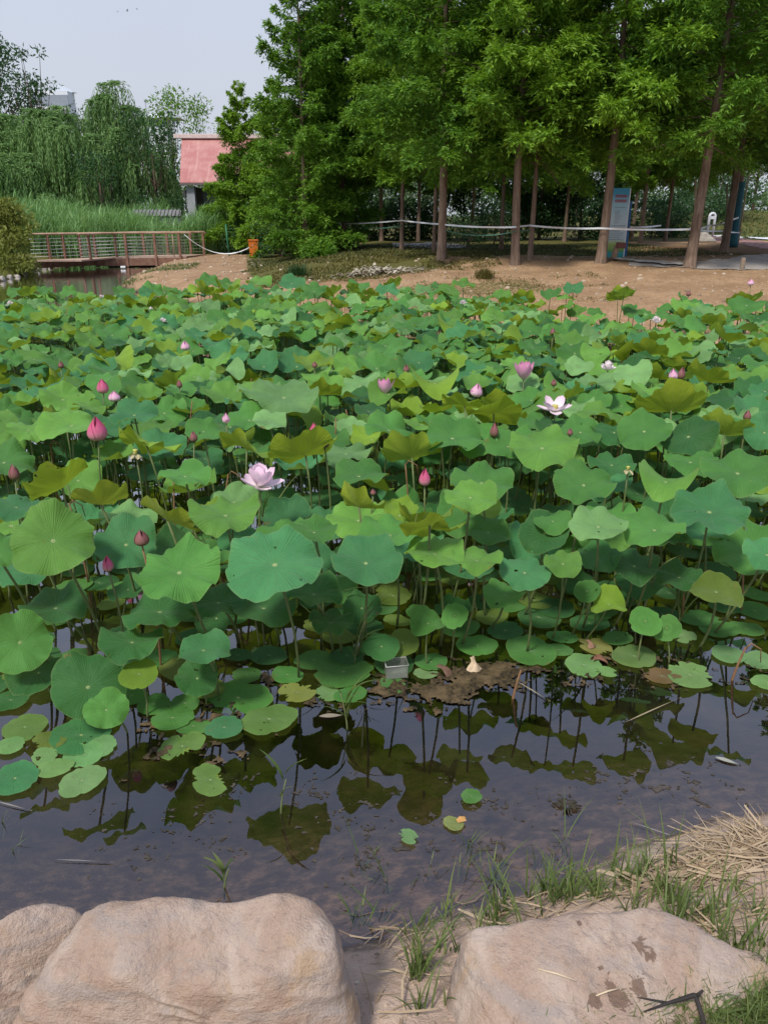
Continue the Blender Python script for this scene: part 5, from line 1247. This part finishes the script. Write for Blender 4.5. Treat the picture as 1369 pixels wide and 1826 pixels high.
# ------------------------------------------------------------------ footbridge
A = at_z(333, 457, .42); Bc = at_z(172, 459, .42); C = at_z(58, 464, .42)
A.y = 36.0; A.x = (333-CX)/F*proj(A)[2]
root = empty('footbridge', (Bc.x, Bc.y, 0), 0, 'low timber footbridge with red brown posts and wire railings', 'footbridge')
O = Vector((Bc.x, Bc.y, 0)); a, b, c = A-O, Bc-O, C-O
bk = Vector((.35, 2.0, 0)); bl = Vector((1.0, 1.4, 0)); c2 = c+Vector((1.9, .2, 0)); b2 = b+Vector((1.2, 2.0, 0)); a2 = a+bk
def slab(m, poly, z0, z1):
    n = len(poly); m.add([(p.x, p.y, z1) for p in poly]+[(p.x, p.y, z0) for p in poly], [tuple(range(n)), tuple(range(n, 2*n))[::-1]]+[(i, i+n, (i+1) % n+n, (i+1) % n) for i in range(n)])
m = MB(); slab(m, [c, b, b2, c2][::1], .36, .42); slab(m, [b+Vector((.004, 0, 0)), a, a2, b2+Vector((.004, 0, 0))], .362, .424); m.build('deck', M['wood_deck'], root)
def beam(m, p, q, z0, z1, th, out=0):
    d = (q-p).normalized(); nrm_ = Vector((d.y, -d.x, 0)); p = p+nrm_*out; q = q+nrm_*out
    slab(m, [p, q, q-nrm_*th, p-nrm_*th][::-1], z0, z1)
m = MB(); beam(m, b, a, .06, .355, .12, .02); beam(m, c, b, .1, .355, .12, .02); beam(m, b2, a2, .06, .35, .12); m.build('edge_beam', M['wood_red'], root)
m = MB(); beam(m, b+Vector((.3, .5, 0)), a+Vector((-.2, .5, 0)), -.3, .05, 1.2); m.build('pier', simple('dark_pier', (.03, .025, .02)), root)
def post(p, z0=.2, z1=1.35, s=.1):
    m = MB(); m.box((p.x, p.y, (z0+z1)/2), (s, s, z1-z0), None, .008); m.build('post', M['wood_red'], root)
front_main = [b.lerp(a, t) for t in (0, .335, .655, .93)]; front_left = [c.lerp(b, t) for t in (.27, .5, .76)]
back_main = [b2.lerp(a2, t) for t in (.1, .45, .8, 1.0)]; back_left = [c2.lerp(b2, t) for t in (.15, .6)]
for p in front_main+front_left: post(p, .02)
for p in back_main+back_left: post(p, .36)
for (pp, ext) in ((( c-(b-c)*.0, b, a), .2), ((c2, b2, a2), .05)):
    pts = [Vector((q.x, q.y, 1.4)) for q in pp]; e = (pts[2]-pts[1]).normalized()*ext; pts[2] += e; pts.append(pts[2]+e.normalized()*.12-Vector((0, 0, .1)))
    m = MB(); m.tube(pts, .042, 8); m.build('handrail', M['rail'], root)
    for k in range(6):
        z = .54+k*.135; m = MB(); m.tube([Vector((q.x, q.y, z)) for q in pp], .012, 5); m.build('rail_wire', M['steel'], root)
m = MB(); q = b.lerp(a, .86); m.tube([(q.x, q.y, .42), (q.x, q.y, 1.4)], .02, 6); m.build('baluster', M['rail'], root)
# white litter under the bridge
p = at_z(220, 478, .03); m = MB(); m.box((0, 0, .04), (.2, .14, .09), Matrix.Rotation(.4, 3, 'Z'), .03); tag(m.build('foam_block', M['white'], None, p), 'small white foam block floating under the footbridge', 'foam block')

# ------------------------------------------------------------------ red roofed building
zg = .45; root = empty('park_building', (-10.9, 44, zg), 0, 'grey park building with a faded red sloping roof at the left', 'building')
W_ = 6.5
def P_(x, y, z): return (x, y-44+44-44, z-zg)
m = MB(); el, er = -.05, W_
ev, rd = 3.75, 6.05
m.add([(el+.35, -.3, ev-zg), (er, -.3, ev-zg), (er, 2.6, rd-zg), (el-.05, 2.6, rd-zg), (el+.35, -.3, ev-zg-.12), (er, -.3, ev-zg-.12), (er, 2.6, rd-zg-.12), (el-.05, 2.6, rd-zg-.12),
       (er, 5.6, ev-zg), (el+.35, 5.6, ev-zg), (er, 5.6, ev-zg-.12), (el+.35, 5.6, ev-zg-.12)],
      [(0, 1, 2, 3), (7, 6, 5, 4), (0, 4, 5, 1), (0, 3, 7, 4), (3, 2, 8, 9), (11, 10, 6, 7), (9, 8, 10, 11), (3, 9, 11, 7), (1, 5, 6, 2), (2, 6, 10, 8)])
def roof_material():
    t = NT('faded_red_roof'); co = t.coord(); n = t.noise(1.2, 5, .6, co); n2 = t.noise(9, 5, .6, co); st = t.noise(1, 4, .6, t.n('Mapping', i_Vector=co, i_Scale=(5, .4, .4)).outputs[0])
    c = t.mix(t.smooth(n, .35, .65), (.36, .145, .135), (.43, .215, .195)); c = t.mix(t.math('MULTIPLY', t.smooth(st, .5, .7), .5), c, (.52, .33, .3)); c = t.mix(t.math('MULTIPLY', t.smooth(n2, .62, .75), .4), c, (.25, .1, .09))
    return t.done(t.pbsdf(c, .75, .25))
rf = m.build('roof', roof_material(), root)
m = MB(); m.box((W_/2-.25, 2.55, rd-zg+.1), (W_+.5, .3, .22), Matrix.Rotation(.0, 3, 'Y'), .03); m.build('ridge_cap', simple('pale_ridge', (.6, .5, .48), .8, (.5, .4, .38)), rf)
m = MB(); m.box((W_/2+.15, -.36, ev-zg-.1), (W_-.3, .1, .1)); m.build('gutter', simple('dark_gutter', (.12, .1, .1)), rf)
grey = simple('grey_render', (.3, .31, .33), .85, (.24, .25, .27), 2)
m = MB(); m.box((.78, 0.05, 1.55), (.42, .42, 3.1), None, .01); m.build('pillar', grey, root)
m = MB(); m.box((3.7, 1.35, 1.55), (5.3, .2, 3.1)); m.box((.68, 2.7, 1.55), (.2, 5, 3.1)); m.build('wall', simple('dark_grey_wall', (.14, .145, .15), .85, (.1, .105, .11), 2), root)
m = MB(); m.box((1.8, 1.2, 1.6), (1.3, .08, 2.3)); d = m.build('door', simple('grey_green_door', (.15, .19, .18), .6, (.12, .15, .145), 3), root)
m = MB(); m.tube([(2.62, -.02, 0), (2.62, -.02, 3.0)], .045, 8); m.build('downpipe', M['white'], root)
m = MB(); m.box((4.0, 1.2, 1.5), (1.9, .06, 1.6)); wn = m.build('window', simple('dark_window', (.045, .05, .06), .2), root)
m = MB()
for x in (3.02, 3.6, 4.3, 4.98): m.box((x, 1.14, 1.5), (.06, .05, 1.7))
m.box((4, 1.15, .66), (2.02, .08, .07)); m.build('window_frame', grey, wn)
m = MB(); m.box((5.2, .1, 1.6), (.14, .14, 3.2), None, .01); m.build('porch_post', simple('porch_wood', (.1, .06, .04)), root)
m = MB(); m.box((.42, .1, 2.75), (.18, .2, .3), None, .03); m.tube([(.45, .1, 2.6), (.42, .1, 2.2)], .03, 6); m.build('eave_lamp', simple('dark_metal', (.05, .05, .055)), root)
# garden wall with tiled cap
root = empty('garden_wall', (-12.1, 44.3, .2), 0, 'low pale wall with grey tiled cap left of the red roofed building', 'wall')
m = MB(); m.box((0, 0, .95), (2.5, .22, 1.9)); m.build('wall', simple('pale_plaster', (.42, .43, .43), .9, (.33, .34, .34), 2), root)
m = MB(); m.add([(-1.3, -.3, 1.9), (1.3, -.3, 1.9), (1.3, 0, 2.2), (-1.3, 0, 2.2), (1.3, .3, 1.9), (-1.3, .3, 1.9)], [(0, 1, 2, 3), (3, 2, 4, 5), (0, 3, 5), (1, 4, 2), (0, 5, 4, 1)])
for k in range(13): m.tube([(-1.2+k*.2, -.32, 1.9), (-1.2+k*.2, 0, 2.22)], .05, 6)
m.build('tile_cap', simple('grey_tiles', (.13, .13, .135), .8, (.2, .2, .2), 6), root)

# ------------------------------------------------------------------ far buildings and mast
pale = simple('far_pale_wall', (.66, .69, .73), .8, (.6, .64, .7), .3); pale2 = simple('far_dark_band', (.3, .34, .42), .7); pale3 = simple('far_roof', (.7, .72, .76), .8)
def far_px(px, py, y): return at_y(px, py, y)
q = far_px(120, 200, 150); root = empty('office_building', (q.x, 150, 0), 0, 'pale grey office block with stepped top behind the willows', 'building')
zt = far_px(120, 173, 150).z; w1 = far_px(149, 180, 150).x-q.x
m = MB(); m.box((0, -5.5, (zt-.0)/2), (w1*2, 3, zt)); wl = m.build('wall', pale, root)
m = MB(); zc = far_px(0, 192, 150).z; m.box((0, -7.04, zc), (w1*1.96, .1, 2.1)); m.build('window_band', simple('far_window_band', (.27, .31, .37), .5), root)
m = MB(); z2 = far_px(0, 200, 150).z; m.box((0, -7.1, z2-.3), (w1*2.02, .3, .7)); m.build('ledge', pale3, root)
zr = far_px(0, 158, 150).z; x0 = far_px(95, 0, 150).x-q.x; x1 = far_px(133, 0, 150).x-q.x; xp = far_px(108, 0, 150).x-q.x
m = MB(); m.add([(x0-2, -5, zt+.03), (x1, -5, zt+.03), (xp, -5, zr), (x0-2, -4, zt+.03), (x1, -4, zt+.03), (xp, -4, zr)], [(0, 1, 2), (5, 4, 3), (0, 2, 5, 3), (1, 4, 5, 2), (0, 3, 4, 1)]); m.build('roof', simple('far_glass_roof', (.55, .61, .67), .5), root)
q = far_px(284, 225, 170); root = empty('hall_building', (q.x, 170, 0), 0, 'far pale hall with a low hipped roof right of the mast', 'building')
ze = far_px(0, 217, 170).z; zr = far_px(0, 207, 170).z; xa = far_px(252, 0, 170).x-q.x; xb = far_px(318, 0, 170).x-q.x
m = MB(); m.box((0, -4, ze/2), (xb-xa-1, 4, ze-.02)); wl = m.build('wall', pale, root)
m = MB(); m.add([(xa, -7, ze), (xb, -7, ze), (xb, -1, ze), (xa, -1, ze), (xa*.55, -4, zr), (xb*.25, -4, zr)], [(0, 1, 5, 4), (2, 3, 4, 5), (1, 2, 5), (3, 0, 4), (0, 3, 2, 1)]); m.build('roof', pale3, root)
for k in range(9):
    m = MB(); m.box((xa+.9+k*(xb-xa-1.6)/8, -6.06, ze-.75), (.5, .08, .6)); m.build('window', simple('far_window', (.2, .24, .3), .4), root)
q = far_px(263, 220, 140); m = MB(); zt = far_px(263, 177, 140).z; m.tube([(0, 0, 0), (0, 0, zt-.4)], [.16, .11], 8); m.lathe([(.05, zt-.4), (.2, zt-.3), (.2, zt-.1), (.02, zt)], 8)
tag(m.build('lamp_mast', simple('far_mast', (.3, .33, .37)), None, (q.x, 140, 0)), 'tall thin grey mast standing against the sky', 'mast')

# ------------------------------------------------------------------ birds
def bird(px, py, y, span, tilt, label, c):
    p = at_y(px, py, y); m = MB(); rows = []
    m.tube([(-.16*span, 0, 0), (-.08*span, 0, .012*span), (.06*span, 0, .015*span), (.15*span, 0, .02*span), (.2*span, 0, .012*span)], [.008*span, .035*span, .045*span, .03*span, .004*span], 8)
    for s in (-1, 1):
        m.add([(.1*span, s*.03*span, .02*span), (.12*span, s*.25*span, .10*span), (.02*span, s*.5*span, .05*span), (-.03*span, s*.28*span, .085*span), (-.04*span, s*.03*span, .015*span)], [(0, 1, 3, 4), (1, 2, 3)])
    m.add([(-.14*span, 0, .005*span), (-.27*span, .06*span, 0), (-.27*span, -.06*span, 0)], [(0, 1, 2)])
    o = m.build('bird', simple('bird_plumage', c), None, p); o.rotation_euler = tilt; return tag(o, label, 'bird')
bird(210, 21, 60, .42, (.5, .2, .4), 'pale grey bird flying left of two others', (.3, .33, .35))
bird(227, 19, 55, .4, (.7, .25, .3), 'darkest bird in the middle of three in the sky', (.07, .1, .11))
bird(244, 16, 60, .42, (.4, .3, .8), 'pale mauve bird at the right of three in the sky', (.32, .3, .36))

# ------------------------------------------------------------------ litter bin, fence posts, tape
p = ground_at(453, 459); hgt = 30/F*proj(p)[2]; s = hgt/1.0
root = empty('litter_bin', p, .2, 'bright orange plastic wheelie bin on the bare spit', 'bin'); orange = simple('orange_plastic', (.62, .17, .025), .45, (.5, .13, .02), 3)
m = MB(); tp = [(-.22*s, -.2*s), (.22*s, -.2*s), (.22*s, .2*s), (-.22*s, .2*s)]; up = [(x*1.25, y*1.25) for x, y in tp]
m.add([(x, y, .03*s) for x, y in tp]+[(x, y, .93*s) for x, y in up], [(3, 2, 1, 0), (4, 5, 6, 7)]+[(i, (i+1) % 4, 4+(i+1) % 4, 4+i) for i in range(4)]); m.build('body', orange, root)
m = MB(); m.box((0, 0, .965*s), (.62*s, .56*s, .08*s), None, .02); m.build('lid', orange, root)
for sx in (-1, 1):
    m = MB(); m.lathe([(.09*s, -.03*s), (.1*s, -.02*s), (.1*s, .02*s), (.09*s, .03*s)], 12); o = m.build('wheel', simple('black_rubber', (.02, .02, .02)), root, (sx*.2*s, .22*s, .1*s)); o.rotation_euler = (0, PI/2, 0)
gp_ = simple('green_post_paint', (.02, .15, .07), .5)
for i, (px, py, hp, lab) in enumerate([(409, 456, 52, 'leaning green fence post in the reeds left of the orange bin'), (470, 452, 40, 'green fence post just right of the orange bin'), (483, 452, 28, 'second green post right of the orange bin, shorter'), (510, 447, 28, 'short dark green post furthest right of the orange bin')]):
    p = ground_at(px, py); dep = proj(p)[2]; m = MB(); h_ = hp/F*dep; m.tube([(0, 0, -.1), (-.05*h_ if i == 0 else 0, 0, h_)], .035 if i < 2 else .025, 8); m.lathe([(.05, 0), (.05, .03)], 8)
    tag(m.build('fence_post', gp_, None, p), lab, 'post', 'green fence posts by the bin')
def tape(pts, w_, mat, label, sag, name='barrier_tape', cat='tape'):
    V = []; Fq = []
    for i in range(len(pts)-1):
        a_, b_ = pts[i], pts[i+1]
        for k in range(13 if i == len(pts)-2 else 12):
            t = k/12; q = a_.lerp(b_, t); q.z -= sag[i]*4*t*(1-t); tw = .35*math.sin(t*7+i); V += [(q.x, q.y+tw*w_, q.z-w_/2), (q.x, q.y-tw*w_, q.z+w_/2)]
    n_ = len(V)//2; m = MB(); m.add(V+[(x, y+.004, z) for x, y, z in V], [(2*i, 2*i+2, 2*i+3, 2*i+1) for i in range(n_-1)]+[(2*n_+2*i+1, 2*n_+2*i+3, 2*n_+2*i+2, 2*n_+2*i) for i in range(n_-1)])
    return tag(m.build(name, mat, None), label, cat)
def on(px, gpy, py, dy=-.2):
    """point at image height py at the distance of the ground seen at (px, gpy)"""
    gq = ground_at(px, gpy); return at_y(px, py, gq.y+dy)
tape([Vector((A.x, A.y-.1, 1.33)), on(452, 459, 437, -.4), on(470, 452, 430), on(575, 437, 398)], .035, M['tape'], 'thin white tape sagging from the bridge rail past the orange bin', [.55, .02, .05])
tape([on(575, 437, 397), on(616, 446, 399), on(716, 446, 393), on(787, 460, 400), on(918, 471, 405), on(944, 463, 402), on(1070, 469, 407), on(1228, 477, 409), on(1288, 447, 412), on(1318, 441, 415)], .042, M['tape'], 'long white barrier tape strung along the front row of trunks', [.01, .02, .01, .03, 0, .03, .02, .02, .01])
tape([on(616, 446, 402), on(716, 446, 402), on(740, 440, 402)], .03, M['cord'], 'thin green cord sagging between trunks over the rubble', [.1, .02], 'green_cord', 'cord')
tape([on(787, 460, 409), on(918, 471, 413), on(944, 463, 410)], .025, M['cord'], 'thin green cord below the white tape right of the leaning trunk', [.12, .0], 'green_cord', 'cord')
tape([on(1228, 470, 408), on(1262, 436, 402), on(1288, 447, 398), on(1316, 441, 388)], .06, M['tape'], 'white tape rising from the dark trunk to the teal wrapped trunk', [.06, .03, .0])
tape([on(1118, 440, 405), on(1178, 432, 402)], .06, M['tape'], 'short white tape behind the blue board', [.03])

# ------------------------------------------------------------------ information board
p = ground_at(1095, 459); dep = proj(p)[2]; k = dep/F
root = empty('information_board', p, .12, 'upright blue information board with white text panel by the tree', 'sign')
blue = simple('blue_panel', (.02, .12, .3), .45, (.018, .1, .26), 2); Hh_ = 114*k; wd = 33*k
m = MB(); m.box((0.03, .09, 47*k), (43*k, .1, 92*k), None, .01); m.build('back_panel', blue, root)
def board_print():
    t = NT('board_print'); z = t.n('SeparateXYZ', i_0=t.coord('Generated')).outputs[2]; n = t.noise(3, 4, .6, t.coord('Generated'))
    c = t.ramp(t.math('ADD', z, t.math('MULTIPLY', t.math('SUBTRACT', n, .5), .06)), [(0, (.03, .3, .33)), (.07, (.05, .33, .33)), (.1, (.16, .34, .08)), (.2, (.38, .46, .14)), (.27, (.5, .58, .6)), (.55, (.52, .62, .68)), (.78, (.34, .55, .66)), (.93, (.06, .32, .5)), (1, (.05, .3, .48))])
    return t.done(t.pbsdf(c, .5, .3))
m = MB(); m.box((-.02, 0, Hh_/2), (wd, .06, Hh_), None, .006); fp = m.build('text_panel', board_print(), root)
m = MB(); m.box((wd/2-.01, -.005, Hh_*.5), (.025, .06, Hh_*.99)); m.build('edge_strip', M['white'], root)
red = simple('red_lettering', (.5, .06, .1), .6); ink = simple('dark_lettering', (.05, .08, .1), .6); rs = random.Random(3)
m = MB()
for r_ in range(2):
    for c_ in range(4):
        x = -.02+(-1.5+c_+.3)*wd*.165; z = Hh_*(.885-r_*.068); m.tube([(x+.034*math.cos(t*PI/5), -.036, z+.034*math.sin(t*PI/5)) for t in range(11)], .008, 5, False)
        m.box((x, -.034, z+.008), (.034, .006, .007)); m.box((x, -.034, z-.01), (.03, .006, .006)); m.box((x, -.034, z), (.007, .007, .034))
m.build('red_emblem', red, fp)
m = MB()
def line(z, x0, x1, h_):
    x = x0
    while x < x1:
        w_ = h_*rs.uniform(.6, .95); m.box((x+w_/2, -.0335, z+h_*.25), (w_, .004, h_*.16)); m.box((x+w_/2, -.0335, z-h_*.25), (w_*rs.uniform(.5, 1), .004, h_*.16)); m.box((x+w_*rs.uniform(.3, .7), -.034, z), (h_*.16, .004, h_*.8)); x += h_*1.15
line(Hh_*.725, -wd*.3, wd*.3, .03)
for q in range(8): line(Hh_*(.675-q*.024), -wd*.24, -wd*.24+wd*rs.uniform(.2, .36), .022)
line(Hh_*.462, -wd*.42, wd*.34, .036)
for q in range(6): line(Hh_*(.415-q*.03), -wd*.45, -wd*.45+wd*rs.uniform(.5, .85), .026)
m.build('text_lines', ink, fp)
p = ground_at(1097, 464); k = proj(p)[2]/F
root = empty('notice_post', p, 0, 'short leaning log post with a small red brown plaque', 'post')
m = MB(); m.tube([(-.08, 0, -.05), (-.03, 0, 14*k), (.0, 0, 25*k)], [.085, .075, .07], 10); m.build('log', simple('pale_log', (.34, .24, .16), .85, (.26, .17, .11), 14), root)
m = MB(); m.box((.08, -.06, 25*k), (16*k, .1, 10*k), Matrix.Rotation(.06, 3, 'Y'), .01); m.build('plaque', simple('red_brown_plaque', (.16, .05, .04), .6), root)
# wooden bollard, white arch, prop poles
p = ground_at(1322, 480); k = proj(p)[2]/F; m = MB(); m.lathe([(4.5*k, -.05), (4.2*k, .02), (4*k, 18*k), (3.2*k, 19.5*k)], 14); tag(m.build('bollard', simple('bollard_wood', (.26, .2, .15), .85, (.18, .14, .1), 20), None, p), 'short round wooden bollard standing alone on the paving', 'bollard')
p = ground_at(1264, 424); k = proj(p)[2]/F; m = MB(); w_ = 5.5*k; h_ = 44*k
m.tube([(-w_, 0, 0), (-w_, 0, h_*.8)]+[(-w_*math.cos(t), 0, h_*.8+w_*math.sin(t)) for t in np.linspace(.2, PI-.2, 9)]+[(w_, 0, h_*.8), (w_, 0, 0)], 2.2*k, 10)
root = empty('metal_arch', p, .2, 'white metal arch hoop standing by the red road', 'arch'); m.build('hoop', M['white'], root); m = MB(); m.box((0, 0, h_*.76), (w_*2, .07, 5*k)); m.build('crossbar', M['white'], root)
p = ground_at(1255, 432); k = proj(p)[2]/F
rock('pale_stone_block', [(p.x+x*k*20, p.y+y*.4, p.z+z) for x, y, z in ((-.8,-1,0),(.9,-1,0),(.9,1,0),(-.8,1,0),(-.55,-.8,.42),(-.1,-.7,.45),(.6,-.6,.12),(-.5,.7,.42),(.2,.6,.3))], M['stone'], 55, 16, .03, 2.4, 4, 1.0, label='pale sloping stone block at the foot of the white arch', cat='stone')
for i, (px, gpy, tpx_, tpy, lab) in enumerate([(1236, 466, 1240, 320, 'pale prop pole leaning beside the thick dark trunk'), (1294, 447, 1296, 330, 'pale prop pole close to the thin dark trunk'), (1314, 438, 1336, 300, 'pale slanting prop pole right of the teal wrapped trunk')]):
    p = ground_at(px, gpy); q = at_y(tpx_, tpy, p.y+.3); m = MB(); m.tube([Vector((0, 0, -.05)), (q-p)*.5, q-p], [.04, .036, .03], 8); tag(m.build('prop_pole', simple('pale_pole', (.36, .29, .19), .8), None, p), lab, 'prop pole', 'prop poles beside the trees')
finish_labels()
